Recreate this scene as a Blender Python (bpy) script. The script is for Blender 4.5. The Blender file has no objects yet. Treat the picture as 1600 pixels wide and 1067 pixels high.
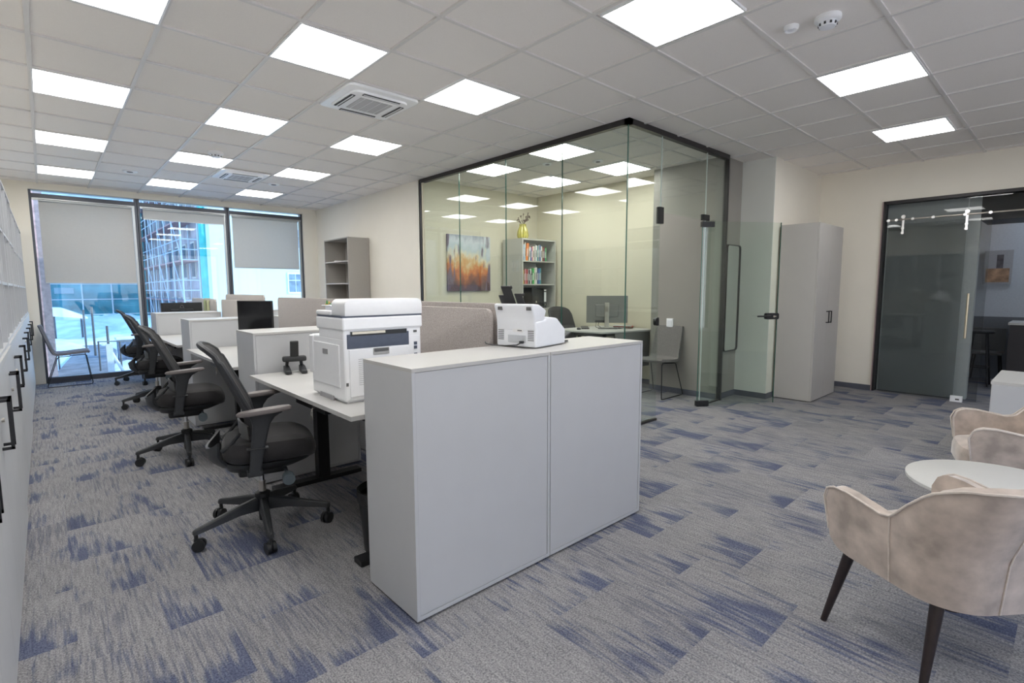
import bpy, bmesh, math, random
from mathutils import Vector, Matrix
random.seed(7)
S = bpy.context.scene
COL = S.collection
PI = math.pi

# ------------------------------------------------------------------ camera
YAW, PITCH, ROLL, FOC = 0.7367367, -0.1019776, -0.0039010, 801.63
cy, sy = math.cos(YAW), math.sin(YAW)
fwd = Vector((sy*math.cos(PITCH), cy*math.cos(PITCH), math.sin(PITCH)))
rgt = Vector((cy, -sy, 0)); up = rgt.cross(fwd)
r2 = rgt*math.cos(ROLL) + up*math.sin(ROLL)
u2 = -rgt*math.sin(ROLL) + up*math.cos(ROLL)
cam = bpy.data.cameras.new('camera'); camo = bpy.data.objects.new('camera', cam); COL.objects.link(camo)
M4 = Matrix(((r2.x, u2.x, -fwd.x, 0), (r2.y, u2.y, -fwd.y, 0), (r2.z, u2.z, -fwd.z, 1.5), (0, 0, 0, 1)))
camo.matrix_world = M4
cam.sensor_width = 36; cam.lens = FOC/1600*36; cam.clip_start = 0.03; cam.clip_end = 400
S.camera = camo

# ------------------------------------------------------------------ world, sun, exposure
S.view_settings.view_transform = 'Standard'; S.view_settings.look = 'None'
S.view_settings.gamma = 1; S.view_settings.exposure = 1.60
S.view_settings.use_curve_mapping = False
LAMP = 4.2          # strength of the ceiling panels
W = bpy.data.worlds.new('sky'); S.world = W; W.use_nodes = True
wn = W.node_tree.nodes; wn.clear()
wo = wn.new('ShaderNodeOutputWorld'); wb = wn.new('ShaderNodeBackground')
tc = wn.new('ShaderNodeTexCoord'); sx = wn.new('ShaderNodeSeparateXYZ'); cr = wn.new('ShaderNodeValToRGB')
W.node_tree.links.new(tc.outputs['Generated'], sx.inputs[0]); W.node_tree.links.new(sx.outputs[2], cr.inputs[0])
cr.color_ramp.elements[0].position = 0.0; cr.color_ramp.elements[0].color = (0.68, 0.82, 0.94, 1)
cr.color_ramp.elements[1].position = 0.6; cr.color_ramp.elements[1].color = (0.20, 0.42, 0.85, 1)
W.node_tree.links.new(cr.outputs[0], wb.inputs[0]); W.node_tree.links.new(wb.outputs[0], wo.inputs[0])
wb.inputs[1].default_value = 1.35
sun = bpy.data.lights.new('sun', 'SUN'); sun.energy = 1.3; sun.angle = 0.01; sun.color = (1.0, 0.95, 0.86)
suno = bpy.data.objects.new('sun', sun); COL.objects.link(suno)
suno.rotation_euler = Vector((-0.80, 0.55, -0.62)).to_track_quat('-Z', 'Y').to_euler()
S.cycles.max_bounces = 12; S.cycles.transparent_max_bounces = 24
S.cycles.diffuse_bounces = 8; S.cycles.glossy_bounces = 5; S.cycles.transmission_bounces = 8
S.cycles.caustics_reflective = False; S.cycles.caustics_refractive = False
S.cycles.sample_clamp_indirect = 6
S.cycles.use_denoising = True

# ------------------------------------------------------------------ materials
MATS = {}
def mat(name, col, rough=0.5, metal=0.0, nz=0.04, nscale=40, bump=0.0, bscale=200, sheen=0, spec=0.5, coat=0):
    if name in MATS: return MATS[name]
    m = bpy.data.materials.new(name); m.use_nodes = True
    nt = m.node_tree; b = nt.nodes['Principled BSDF']
    b.inputs['Roughness'].default_value = rough; b.inputs['Metallic'].default_value = metal
    b.inputs['Specular IOR Level'].default_value = spec
    if sheen: b.inputs['Sheen Weight'].default_value = sheen; b.inputs['Sheen Roughness'].default_value = .35
    if coat: b.inputs['Coat Weight'].default_value = coat
    t = nt.nodes.new('ShaderNodeTexCoord'); n = nt.nodes.new('ShaderNodeTexNoise')
    n.inputs['Scale'].default_value = nscale; n.inputs['Detail'].default_value = 3
    nt.links.new(t.outputs['Object'], n.inputs['Vector'])
    r = nt.nodes.new('ShaderNodeValToRGB')
    r.color_ramp.elements[0].position = .3; r.color_ramp.elements[1].position = .7
    r.color_ramp.elements[0].color = [c*(1-nz) for c in col]+[1]
    r.color_ramp.elements[1].color = [min(1, c*(1+nz)) for c in col]+[1]
    nt.links.new(n.outputs['Fac'], r.inputs[0]); nt.links.new(r.outputs[0], b.inputs['Base Color'])
    if bump:
        n2 = nt.nodes.new('ShaderNodeTexNoise'); n2.inputs['Scale'].default_value = bscale
        nt.links.new(t.outputs['Object'], n2.inputs['Vector'])
        bp = nt.nodes.new('ShaderNodeBump'); bp.inputs['Strength'].default_value = bump; bp.inputs['Distance'].default_value = .002
        nt.links.new(n2.outputs['Fac'], bp.inputs['Height']); nt.links.new(bp.outputs[0], b.inputs['Normal'])
    MATS[name] = m; return m

def glassmat(name, tint, ior=1.45, rough=0.0, refl=1.0):
    """thin pane: fresnel reflection over tinted see-through"""
    m = bpy.data.materials.new(name); m.use_nodes = True; nt = m.node_tree; nt.nodes.clear()
    o = nt.nodes.new('ShaderNodeOutputMaterial'); mx = nt.nodes.new('ShaderNodeMixShader')
    tr = nt.nodes.new('ShaderNodeBsdfTransparent'); gl = nt.nodes.new('ShaderNodeBsdfGlossy'); fr = nt.nodes.new('ShaderNodeFresnel')
    n = nt.nodes.new('ShaderNodeTexNoise'); n.inputs['Scale'].default_value = .7
    r = nt.nodes.new('ShaderNodeValToRGB')
    r.color_ramp.elements[0].color = [c*.985 for c in tint]+[1]; r.color_ramp.elements[1].color = list(tint)+[1]
    nt.links.new(n.outputs['Fac'], r.inputs[0]); nt.links.new(r.outputs[0], tr.inputs[0])
    gl.inputs['Roughness'].default_value = rough; gl.inputs[0].default_value = (refl, refl, refl, 1)
    fr.inputs['IOR'].default_value = ior
    # same fresnel from either side of the thin pane
    geo = nt.nodes.new('ShaderNodeNewGeometry'); mm = nt.nodes.new('ShaderNodeMath'); mm.operation = 'MULTIPLY_ADD'
    mm.inputs[1].default_value = (1.0/ior-ior); mm.inputs[2].default_value = ior
    nt.links.new(geo.outputs['Backfacing'], mm.inputs[0])
    nt.links.new(mm.outputs[0], fr.inputs['IOR'])
    nt.links.new(fr.outputs[0], mx.inputs[0]); nt.links.new(tr.outputs[0], mx.inputs[1]); nt.links.new(gl.outputs[0], mx.inputs[2])
    nt.links.new(mx.outputs[0], o.inputs[0]); MATS[name] = m; return m

def emis(name, col, st, base=0.8):
    m = bpy.data.materials.new(name); m.use_nodes = True; nt = m.node_tree; b = nt.nodes['Principled BSDF']
    b.inputs['Base Color'].default_value = (base, base, base, 1)
    t = nt.nodes.new('ShaderNodeTexNoise'); t.inputs['Scale'].default_value = 3
    r = nt.nodes.new('ShaderNodeValToRGB')
    r.color_ramp.elements[0].color = [c*.98 for c in col]+[1]; r.color_ramp.elements[1].color = list(col)+[1]
    nt.links.new(t.outputs['Fac'], r.inputs[0]); nt.links.new(r.outputs[0], b.inputs['Emission Color'])
    b.inputs['Emission Strength'].default_value = st; MATS[name] = m; return m

lam = mat('light grey laminate', (.54, .55, .565), .42, nz=.012, nscale=6)
lam_top = mat('pale laminate worktop', (.52, .515, .50), .38, nz=.012, nscale=6)
lam_dk = mat('laminate recess', (.50, .51, .52), .5, nz=.02)
wallm = mat('cream wall paint', (.84, .80, .71), .85, nz=.012, nscale=3, bump=.08, bscale=300)
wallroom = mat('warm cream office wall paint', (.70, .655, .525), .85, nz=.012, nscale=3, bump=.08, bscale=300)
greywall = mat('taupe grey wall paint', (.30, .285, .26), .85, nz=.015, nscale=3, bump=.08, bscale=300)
colwall = mat('pale grey green wall paint', (.76, .77, .72), .85, nz=.012, nscale=3)
ceilm = mat('mineral ceiling tile', (.87, .835, .80), .95, nz=.02, nscale=180, bump=.25, bscale=500)
barm = mat('ceiling grid metal', (.74, .72, .70), .45, nz=.01)
basem = mat('carpet skirting strip', (.10, .105, .13), .95, nz=.25, nscale=160)
alu = mat('dark window aluminium', (.085, .09, .105), .4, metal=.3, nz=.05)
alu_l = mat('light window aluminium', (.50, .52, .52), .35, metal=.5, nz=.03)
blackp = mat('black plastic', (.016, .017, .018), .45, nz=.1)
blackp2 = mat('dark grey plastic', (.028, .030, .033), .5, nz=.1)
blackm = mat('black powder coated metal', (.018, .018, .02), .4, metal=.2, nz=.1)
padm = mat('grey arm pad', (.17, .15, .145), .55, nz=.05)
seatm = mat('black seat fabric', (.028, .026, .027), .9, nz=.2, nscale=300, bump=.4, bscale=700, sheen=.2)
meshm = mat('black backrest mesh', (.032, .031, .033), .75, nz=.25, nscale=400, bump=.4, bscale=900)
greyp = mat('grey plastic', (.12, .12, .12), .5, nz=.05)
chrome = mat('chrome', (.75, .75, .76), .18, metal=1, nz=.02)
steel = mat('brushed steel', (.55, .52, .47), .3, metal=1, nz=.04)
whitep = mat('white plastic', (.90, .91, .93), .35, nz=.01)
whitep2 = mat('cool white plastic', (.80, .82, .86), .4, nz=.01)
bluegrey = mat('blue grey plastic', (.075, .09, .13), .4, nz=.05)
fabric = mat('grey melange screen fabric', (.37, .335, .315), .95, nz=.22, nscale=130, bump=.3, bscale=500, sheen=.2)
fabric_l = mat('light grey screen fabric', (.50, .465, .43), .95, nz=.12, nscale=220, bump=.2, bscale=500)
chairfab = mat('grey melange chair fabric', (.17, .165, .155), .95, nz=.35, nscale=150, bump=.4, bscale=400)
chairfab_b = mat('grey chair fabric', (.16, .165, .19), .9, nz=.2, nscale=150)
darkwood = mat('dark stained wood', (.022, .014, .014), .35, nz=.2, nscale=30)
velvet = mat('taupe velvet', (.47, .40, .35), .75, nz=.26, nscale=11, bump=.3, bscale=60, sheen=.9)
pipem = mat('pale velvet piping', (.58, .52, .47), .7, nz=.1, sheen=.5)
glass = glassmat('clear partition glass', (.93, .965, .94))
gedge = mat('green glass edge', (.05, .14, .11), .15, nz=.05)
gedge_l = mat('bright polished glass edge', (.62, .68, .66), .2, nz=.05)
winglass = glassmat('window glass', (.80, .89, .92))
smoke = glassmat('smoked dark glass', (.81, .82, .82), refl=.5)
lampm = emis('lit diffuser', (1.0, .985, .96), LAMP)

def tilecarpet():
    m = bpy.data.materials.new('blue grey carpet tiles'); m.use_nodes = True; nt = m.node_tree; N = nt.nodes; L = nt.links
    b = N['Principled BSDF']; b.inputs['Roughness'].default_value = 1; b.inputs['Specular IOR Level'].default_value = .1
    def math_(op, a, c=None, v=None):
        n = N.new('ShaderNodeMath'); n.operation = op; L.new(a, n.inputs[0])
        if c is not None: L.new(c, n.inputs[1])
        if v is not None: n.inputs[1].default_value = v
        return n.outputs[0]
    tc = N.new('ShaderNodeTexCoord'); sp = N.new('ShaderNodeSeparateXYZ'); L.new(tc.outputs['Object'], sp.inputs[0])
    tx = math_('MULTIPLY', sp.outputs[0], v=1/.52); fx = math_('FLOOR', tx)
    off = math_('MULTIPLY', fx, v=.37)
    ty = math_('ADD', math_('MULTIPLY', sp.outputs[1], v=1/.52), off); fy = math_('FLOOR', ty)
    cid = N.new('ShaderNodeCombineXYZ'); L.new(fx, cid.inputs[0]); L.new(fy, cid.inputs[1])
    wn_ = N.new('ShaderNodeTexWhiteNoise'); wn_.noise_dimensions = '3D'; L.new(cid.outputs[0], wn_.inputs['Vector'])
    # per tile offset, stretched along Y
    sc = N.new('ShaderNodeVectorMath'); sc.operation = 'SCALE'; L.new(wn_.outputs['Color'], sc.inputs[0]); sc.inputs['Scale'].default_value = 37
    ad = N.new('ShaderNodeVectorMath'); ad.operation = 'ADD'; L.new(tc.outputs['Object'], ad.inputs[0]); L.new(sc.outputs[0], ad.inputs[1])
    def noise(sx_, sy_, scale, detail, vec):
        mp = N.new('ShaderNodeMapping'); mp.inputs['Scale'].default_value = (sx_, sy_, 1); L.new(vec, mp.inputs['Vector'])
        n = N.new('ShaderNodeTexNoise'); n.inputs['Scale'].default_value = scale; n.inputs['Detail'].default_value = detail
        n.inputs['Roughness'].default_value = .6
        L.new(mp.outputs[0], n.inputs['Vector']); return n.outputs['Fac']
    blot = noise(1.0, .45, 3.4, 2, ad.outputs[0])
    streak = noise(1.0, .07, 48, 3, ad.outputs[0])
    edge = math_('FRACT', ty)
    comb = math_('ADD', math_('ADD', math_('MULTIPLY', blot, v=1.0), math_('MULTIPLY', streak, v=.62)), math_('MULTIPLY', edge, v=-.16))
    r1 = N.new('ShaderNodeValToRGB'); L.new(comb, r1.inputs[0])
    e = r1.color_ramp.elements; e[0].position = .775; e[0].color = (0, 0, 0, 1); e[1].position = .90; e[1].color = (.80, .80, .80, 1)
    fine = noise(1, .8, 150, 3, tc.outputs['Object'])
    str2 = noise(1.0, .10, 70, 3, tc.outputs['Object'])
    r2_ = N.new('ShaderNodeValToRGB'); L.new(math_('ADD', math_('MULTIPLY', fine, v=.72), math_('MULTIPLY', str2, v=.28)), r2_.inputs[0])
    e = r2_.color_ramp.elements; e[0].position = .36; e[0].color = (.125, .125, .138, 1); e[1].position = .64; e[1].color = (.395, .385, .388, 1)
    r3 = N.new('ShaderNodeValToRGB'); L.new(fine, r3.inputs[0])
    e = r3.color_ramp.elements; e[0].position = .35; e[0].color = (.030, .044, .100, 1); e[1].position = .65; e[1].color = (.105, .130, .220, 1)
    tl = N.new('ShaderNodeMix'); tl.data_type = 'RGBA'; L.new(r1.outputs[0], tl.inputs[0]); L.new(r2_.outputs[0], tl.inputs[6]); L.new(r3.outputs[0], tl.inputs[7])
    st3 = noise(1.0, .045, 85, 2, ad.outputs[0]); bl3 = noise(1.0, .6, 2.3, 1, ad.outputs[0])
    r4 = N.new('ShaderNodeValToRGB'); L.new(math_('ADD', math_('MULTIPLY', st3, v=.6), math_('MULTIPLY', bl3, v=.4)), r4.inputs[0])
    e = r4.color_ramp.elements; e[0].position = .53; e[0].color = (0, 0, 0, 1); e[1].position = .62; e[1].color = (.45, .45, .45, 1)
    t2_ = N.new('ShaderNodeMix'); t2_.data_type = 'RGBA'; L.new(r4.outputs[0], t2_.inputs[0]); L.new(tl.outputs[2], t2_.inputs[6]); t2_.inputs[7].default_value = (.07, .08, .13, 1)
    # tone of each tile
    hv = N.new('ShaderNodeHueSaturation'); L.new(t2_.outputs[2], hv.inputs['Color'])
    vv = math_('ADD', math_('MULTIPLY', wn_.outputs['Value'], v=.12), v=.94); L.new(vv, hv.inputs['Value'])
    L.new(hv.outputs[0], b.inputs['Base Color'])
    bp = N.new('ShaderNodeBump'); bp.inputs['Strength'].default_value = .5; bp.inputs['Distance'].default_value = .004
    L.new(fine, bp.inputs['Height']); L.new(bp.outputs[0], b.inputs['Normal'])
    return m
carpet = tilecarpet()

def blindmat():
    m = bpy.data.materials.new('sheer roller blind cloth'); m.use_nodes = True; nt = m.node_tree; nt.nodes.clear(); N = nt.nodes
    o = N.new('ShaderNodeOutputMaterial'); d = N.new('ShaderNodeBsdfDiffuse'); t = N.new('ShaderNodeBsdfTranslucent'); tr = N.new('ShaderNodeBsdfTransparent')
    w = N.new('ShaderNodeTexNoise'); w.inputs['Scale'].default_value = 30; r = N.new('ShaderNodeValToRGB')
    r.color_ramp.elements[0].color = (.66, .62, .56, 1); r.color_ramp.elements[1].color = (.70, .66, .60, 1)
    nt.links.new(w.outputs['Fac'], r.inputs[0]); nt.links.new(r.outputs[0], d.inputs[0]); nt.links.new(r.outputs[0], t.inputs[0])
    m1 = N.new('ShaderNodeMixShader'); m1.inputs[0].default_value = .40; m2 = N.new('ShaderNodeMixShader'); m2.inputs[0].default_value = .13
    nt.links.new(d.outputs[0], m1.inputs[1]); nt.links.new(t.outputs[0], m1.inputs[2])
    nt.links.new(m1.outputs[0], m2.inputs[1]); nt.links.new(tr.outputs[0], m2.inputs[2]); nt.links.new(m2.outputs[0], o.inputs[0])
    return m
blindm = blindmat()

# ------------------------------------------------------------------ mesh helpers
class MB:
    def __init__(s): s.b = bmesh.new()
    def _merge(s, t, mi=0):
        me = bpy.data.meshes.new('t'); 
        for f in t.faces: f.material_index = mi
        t.to_mesh(me); t.free(); s.b.from_mesh(me); bpy.data.meshes.remove(me); return s
    def box(s, x0, x1, y0, y1, z0, z1, bev=0, M=None, mi=0, seg=2):
        t = bmesh.new(); bmesh.ops.create_cube(t, size=1)
        for v in t.verts: v.co = Vector(((x0+x1)/2+v.co.x*(x1-x0), (y0+y1)/2+v.co.y*(y1-y0), (z0+z1)/2+v.co.z*(z1-z0)))
        if bev: bmesh.ops.bevel(t, geom=t.edges[:], offset=bev, segments=seg, affect='EDGES', profile=.5)
        if M: bmesh.ops.transform(t, matrix=M, verts=t.verts)
        return s._merge(t, mi)
    def prism(s, pts, z0, z1, M=None, bev=0, mi=0, seg=2):
        """pts in xy, extruded along z"""
        t = bmesh.new(); vs = [t.verts.new((p[0], p[1], z0)) for p in pts]; f = t.faces.new(vs)
        r = bmesh.ops.extrude_face_region(t, geom=[f]); bmesh.ops.translate(t, vec=(0, 0, z1-z0), verts=[v for v in r['geom'] if isinstance(v, bmesh.types.BMVert)])
        bmesh.ops.recalc_face_normals(t, faces=t.faces)
        if bev: bmesh.ops.bevel(t, geom=t.edges[:], offset=bev, segments=seg, affect='EDGES', profile=.5)
        if M: bmesh.ops.transform(t, matrix=M, verts=t.verts)
        return s._merge(t, mi)
    def cyl(s, a, b, r, r2=None, n=16, mi=0):
        a = Vector(a); b = Vector(b); r2 = r if r2 is None else r2
        t = bmesh.new(); bmesh.ops.create_cone(t, cap_ends=True, segments=n, radius1=r, radius2=r2, depth=(b-a).length)
        q = (b-a).to_track_quat('Z', 'Y').to_matrix().to_4x4()
        bmesh.ops.transform(t, matrix=Matrix.Translation((a+b)/2) @ q, verts=t.verts)
        return s._merge(t, mi)
    def sph(s, c, r, sc=(1, 1, 1), n=12):
        t = bmesh.new(); bmesh.ops.create_uvsphere(t, u_segments=n*2, v_segments=n, radius=r)
        for v in t.verts: v.co = Vector((v.co.x*sc[0]+c[0], v.co.y*sc[1]+c[1], v.co.z*sc[2]+c[2]))
        return s._merge(t)
    def lathe(s, prof, c=(0, 0, 0), n=24):
        """prof [(r,z)]"""
        t = bmesh.new(); rings = []
        for r, z in prof: rings.append([t.verts.new((c[0]+r*math.cos(2*PI*k/n), c[1]+r*math.sin(2*PI*k/n), c[2]+z)) for k in range(n)])
        for a, b in zip(rings, rings[1:]):
            for k in range(n): t.faces.new((a[k], a[(k+1) % n], b[(k+1) % n], b[k]))
        if prof[0][0] > 1e-4: t.faces.new(rings[0][::-1])
        if prof[-1][0] > 1e-4: t.faces.new(rings[-1])
        bmesh.ops.remove_doubles(t, verts=t.verts, dist=1e-5)
        bmesh.ops.recalc_face_normals(t, faces=t.faces)
        return s._merge(t)
    def tube(s, pts, r, n=8, closed=False):
        P = [Vector(p) for p in pts]; t = bmesh.new(); rings = []; L = len(P)
        rr = r if isinstance(r, (list, tuple)) else [r]*L
        prev = None
        for i in range(L):
            if closed: d = (P[(i+1) % L]-P[i-1]).normalized()
            else: d = ((P[min(i+1, L-1)]-P[i]).normalized()+(P[i]-P[max(i-1, 0)]).normalized()).normalized()
            if prev is None: x = d.orthogonal().normalized()
            else: x = (prev-d*prev.dot(d)).normalized()
            prev = x; y = d.cross(x)
            rings.append([t.verts.new(P[i]+x*(rr[i]*math.cos(2*PI*k/n))+y*(rr[i]*math.sin(2*PI*k/n))) for k in range(n)])
        pr = list(zip(rings, rings[1:])) + ([(rings[-1], rings[0])] if closed else [])
        for a, b in pr:
            for k in range(n): t.faces.new((a[k], a[(k+1) % n], b[(k+1) % n], b[k]))
        if not closed: t.faces.new(rings[0][::-1]); t.faces.new(rings[-1])
        bmesh.ops.recalc_face_normals(t, faces=t.faces)
        return s._merge(t)
    def loft(s, sections, cap=True, closed=True):
        t = bmesh.new(); R = [[t.verts.new(p) for p in sec] for sec in sections]; n = len(R[0])
        for a, b in zip(R, R[1:]):
            for k in range(n if closed else n-1): t.faces.new((a[k], a[(k+1) % n], b[(k+1) % n], b[k]))
        if cap: t.faces.new(R[0][::-1]); t.faces.new(R[-1])
        bmesh.ops.recalc_face_normals(t, faces=t.faces); return s._merge(t)
    def sheet(s, fn, nu, nv, th):
        """closed slab: fn(u,v)->point, thickness th along normal"""
        G = [[Vector(fn(i/nu, j/nv)) for j in range(nv+1)] for i in range(nu+1)]
        t = bmesh.new(); A = []; B = []
        for i in range(nu+1):
            ra = []; rb = []
            for j in range(nv+1):
                du = G[min(i+1, nu)][j]-G[max(i-1, 0)][j]; dv = G[i][min(j+1, nv)]-G[i][max(j-1, 0)]
                n = du.cross(dv).normalized()
                ra.append(t.verts.new(G[i][j]+n*th/2)); rb.append(t.verts.new(G[i][j]-n*th/2))
            A.append(ra); B.append(rb)
        for i in range(nu):
            for j in range(nv):
                t.faces.new((A[i][j], A[i+1][j], A[i+1][j+1], A[i][j+1])); t.faces.new((B[i][j], B[i][j+1], B[i+1][j+1], B[i+1][j]))
        for i in range(nu):
            t.faces.new((A[i][0], B[i][0], B[i+1][0], A[i+1][0])); t.faces.new((A[i][nv], A[i+1][nv], B[i+1][nv], B[i][nv]))
        for j in range(nv):
            t.faces.new((A[0][j], A[0][j+1], B[0][j+1], B[0][j])); t.faces.new((A[nu][j], B[nu][j], B[nu][j+1], A[nu][j+1]))
        bmesh.ops.recalc_face_normals(t, faces=t.faces); return s._merge(t)
    def build(s, name, m, parent=None, smooth=False, sub=0, loc=None, rot=None):
        me = bpy.data.meshes.new(name)
        for f in s.b.faces: f.smooth = smooth
        s.b.to_mesh(me); s.b.free()
        for q in (m if isinstance(m, (list, tuple)) else [m]): me.materials.append(q)
        o = bpy.data.objects.new(name, me); COL.objects.link(o)
        if smooth and not sub:
            try: me.set_sharp_from_angle(angle=math.radians(38))
            except Exception: pass
        if sub:
            md = o.modifiers.new('sub', 'SUBSURF'); md.levels = sub; md.render_levels = sub
        if parent: o.parent = parent
        if loc: o.location = loc
        if rot: o.rotation_euler = rot
        return o
def thing(name, label, cat, loc=(0, 0, 0), rz=0, group=None):
    o = bpy.data.objects.new(name, None); COL.objects.link(o); o.empty_display_size = .1
    o.location = loc; o.rotation_euler = (0, 0, rz); tag(o, label, cat, group); return o
def tag(o, label, cat, group=None):
    o['label'] = label; o['category'] = cat
    if group: o['group'] = group
    return o
def stru(o, label=None):
    o['kind'] = 'structure'
    if label: o['label'] = label
    return o
def dup(root, loc=None, rz=None, label=None, group=None):
    def cp(o, par):
        c = o.copy(); COL.objects.link(c)
        if par is not None: c.parent = par
        for ch in KIDS(o): cp(ch, c)
        return c
    allo = list(COL.objects)
    def KIDS(o): return [q for q in allo if q.parent == o]
    r = cp(root, None)
    if loc is not None: r.location = loc
    if rz is not None: r.rotation_euler = (0, 0, rz)
    if label: r['label'] = label
    if group: r['group'] = group
    return r
def rrect(x0, x1, y0, y1, r, n=5, corners=(1, 1, 1, 1)):
    """corners: (x0y0, x1y0, x1y1, x0y1)"""
    out = []
    for (cx, cy_, a0, on) in ((x0, y0, PI, corners[0]), (x1, y0, 1.5*PI, corners[1]), (x1, y1, 0, corners[2]), (x0, y1, .5*PI, corners[3])):
        if not on: out.append((cx, cy_)); continue
        ox = cx+(r if cx == x0 else -r); oy = cy_+(r if cy_ == y0 else -r)
        for k in range(n+1):
            a = a0+.5*PI*k/n; out.append((ox+r*math.cos(a), oy+r*math.sin(a)))
    return out
RX90 = Matrix.Rotation(PI/2, 4, 'X')       # xy profile -> xz plane, extruded along -y
def XZ(y=0): return Matrix.Translation((0, y, 0)) @ RX90
YZM = Matrix(((0, 0, 1, 0), (1, 0, 0, 0), (0, 1, 0, 0), (0, 0, 0, 1)))   # xy profile -> yz plane, extruded along x

# ================================================================== THE ROOM
H = 3.185; YW = 11.26; XG = 4.47; YG = 3.17; XR = 6.95; XD = 8.9; YE = 6.95; XL = -.63; YB = -3.4
stru(MB().box(XL-.2, 12.2, YB-.2, 11.45, -.15, 0).build('floor', carpet))
ce = stru(MB().box(XL-.2, 12.2, YB-.2, 11.45, H+.012, H+.2).build('ceiling', ceilm))
gx = [-.58, .04, .665, 1.33, 1.95, 2.64, 3.335, 4.04, 4.71, 5.36, 6.02, 6.75, 7.42, 8.08, 8.74]
gy = [-3.1, -2.44, -1.78, -1.1, -.42, .28, .93, 1.55, 2.16, 2.80, 3.42, 4.09, 4.78, 5.46, 6.12, 6.81, 7.50, 8.15, 8.84, 9.54, 10.19, 10.85]
g = MB()
BW = .014
for x in gx:
    y1 = 11.2 if x < 4.4 else (YG-.03)
    g.box(x-BW, x+BW, YB, y1, H, H+.014)
for y in gy: g.box(XL, 4.40 if y > YG else XD, y-BW, y+BW, H+.001, H+.014)
rxs = [4.50, 5.16, 5.82, 6.48]; rys = [3.52, 4.12, 4.77, 5.43, 6.07, 6.72]
for x in rxs: g.box(x-BW, x+BW, YG+.03, YE, H, H+.014)
for y in rys: g.box(XG+.05, XR, y-BW, y+BW, H+.001, H+.014)
g.build('grid', barm, ce)
stru(MB().box(XL-.15, XL, YB, 11.4, 0, H+.1).build('wall_left', wallm))
wb_ = MB(); wb_.box(XL-.1, -.077, YW-.1, YW+.15, 0, H+.02).box(4.157, 4.6, YW-.1, YW+.15, 0, H+.02).box(-.077, 4.157, YW-.10, YW+.15, 3.092, H+.02)
stru(wb_.build('wall_window', wallm))
stru(MB().box(XL-.2, .4, YB-.15, YB, 0, H+.1).box(5.85, 12.2, YB-.15, YB, 0, H+.1).box(.4, 5.85, YB-.15, YB, 0, .3).box(.4, 5.85, YB-.15, YB, 3.05, H+.1).build('wall_behind', wallm))
wf = MB()
for x in (.44, 2.25, 4.05, 5.81): wf.box(x-.04, x+.04, YB-.10, YB-.02, .3, 3.05)
wf.box(.4, 5.85, YB-.10, YB-.02, .3, .37).box(.4, 5.85, YB-.10, YB-.02, 2.98, 3.05)
wf_ = stru(wf.build('window_4', alu), 'wide daylight window behind the camera')
MB().box(.45, 5.8, YB-.07, YB-.06, .33, 3.02).build('pane', glassmat('rose neutral glass', (.93, .87, .86)), wf_)
stru(MB().box(XG-.02, XG+.12, 7.02, YW+.1, 0, H+.1).build('wall_aisle', wallm))
stru(MB().box(XG-.02, XR+.3, YE, YE+.12, 0, H+.1).build('wall_office_end', wallroom))
stru(MB().box(XR, XR+.12, 4.25, YE+.05, 0, H+.1).build('wall_office_side', wallroom))
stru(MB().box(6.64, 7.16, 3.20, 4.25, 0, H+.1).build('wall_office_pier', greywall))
stru(MB().box(7.16, XD+.1, 2.77, 4.25, 0, H+.1).build('wall_column', [wallm]))
stru(MB().box(7.15, 7.16, 2.77, 3.2, 0, H+.1).build('wall_column_side', colwall))
# right wall with the dark glass doorway  y from -1.1 to 1.95
wr = MB(); wr.box(XD, XD+.12, 1.95, 2.9, 0, H+.1).box(XD, XD+.12, YB, -1.1, 0, H+.1).box(XD, XD+.12, -1.1, 1.95, 2.70, H+.1)
stru(wr.build('wall_right', wallm))
bb = MB(); bb.box(XD-.012, XD, 1.95, 2.77, 0, .075); bb.box(7.155, XD, 2.758, 2.77, 0, .075)
stru(bb.build('baseboard_right', basem))
stru(MB().box(7.138, 7.15, 2.758, 3.2, 0, .075).box(6.66, 7.15, 3.188, 3.2, 0, .075).build('baseboard_column', basem))
stru(MB().box(6.628, 6.64, 3.22, 4.25, 0, .075).box(6.94, 6.95, 4.25, YE, 0, .075).box(XG+.1, 6.94, YE-.012, YE, 0, .075).build('baseboard_office', basem))
stru(MB().box(XG-.032, XG-.02, 7.02, YW-.1, 0, .075).build('baseboard_aisle', basem))

# ---- window wall
def window(n, x0, x1, label):
    f = MB()
    f.box(x0-.032, x0, YW-.06, YW+.06, 0, 3.09, .004).box(x1, x1+.032, YW-.06, YW+.06, 0, 3.09, .004)
    f.box(x0, x1, YW-.06, YW+.06, 0, .085, .004).box(x0, x1, YW-.06, YW+.06, 2.965, 3.035, .004)
    o = stru(f.build('window_%d' % n, alu), label)
    MB().box(x0+.02, x1-.02, YW+.01, YW+.03, .05, 3.09).build('pane', winglass, o)
    MB().box(x0+.004, x1-.004, YW-.075, YW-.05, 2.93, 2.965).build('blind_rail', alu_l, o)
    MB().box(x1-.040, x1-.004, YW-.05, YW-.02, .09, 2.96).build('guide_rail', alu_l, o)
    return o
window(1, -.045, 1.275, 'tall dark framed window with roller blind half down')
window(2, 1.345, 2.70, 'tall dark framed window with blind almost fully up')
window(3, 2.77, 4.125, 'tall dark framed window beside the aisle wall')
def blind(x0, x1, zb, label):
    t = thing('roller_blind', label, 'blind', ((x0+x1)/2, YW-.09, 2.93), 0, 'roller blinds on the window wall')
    w = (x1-x0)/2
    MB().box(-w, w, -.0012, .0012, zb-2.93, 0).build('cloth', blindm, t)
    MB().box(-w, w, -.006, .006, zb-2.95, zb-2.93, .003).build('bottom_bar', alu_l, t)
    MB().cyl((-w, 0, -.005), (w, 0, -.005), .022).build('roller', alu_l, t, True)
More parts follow.
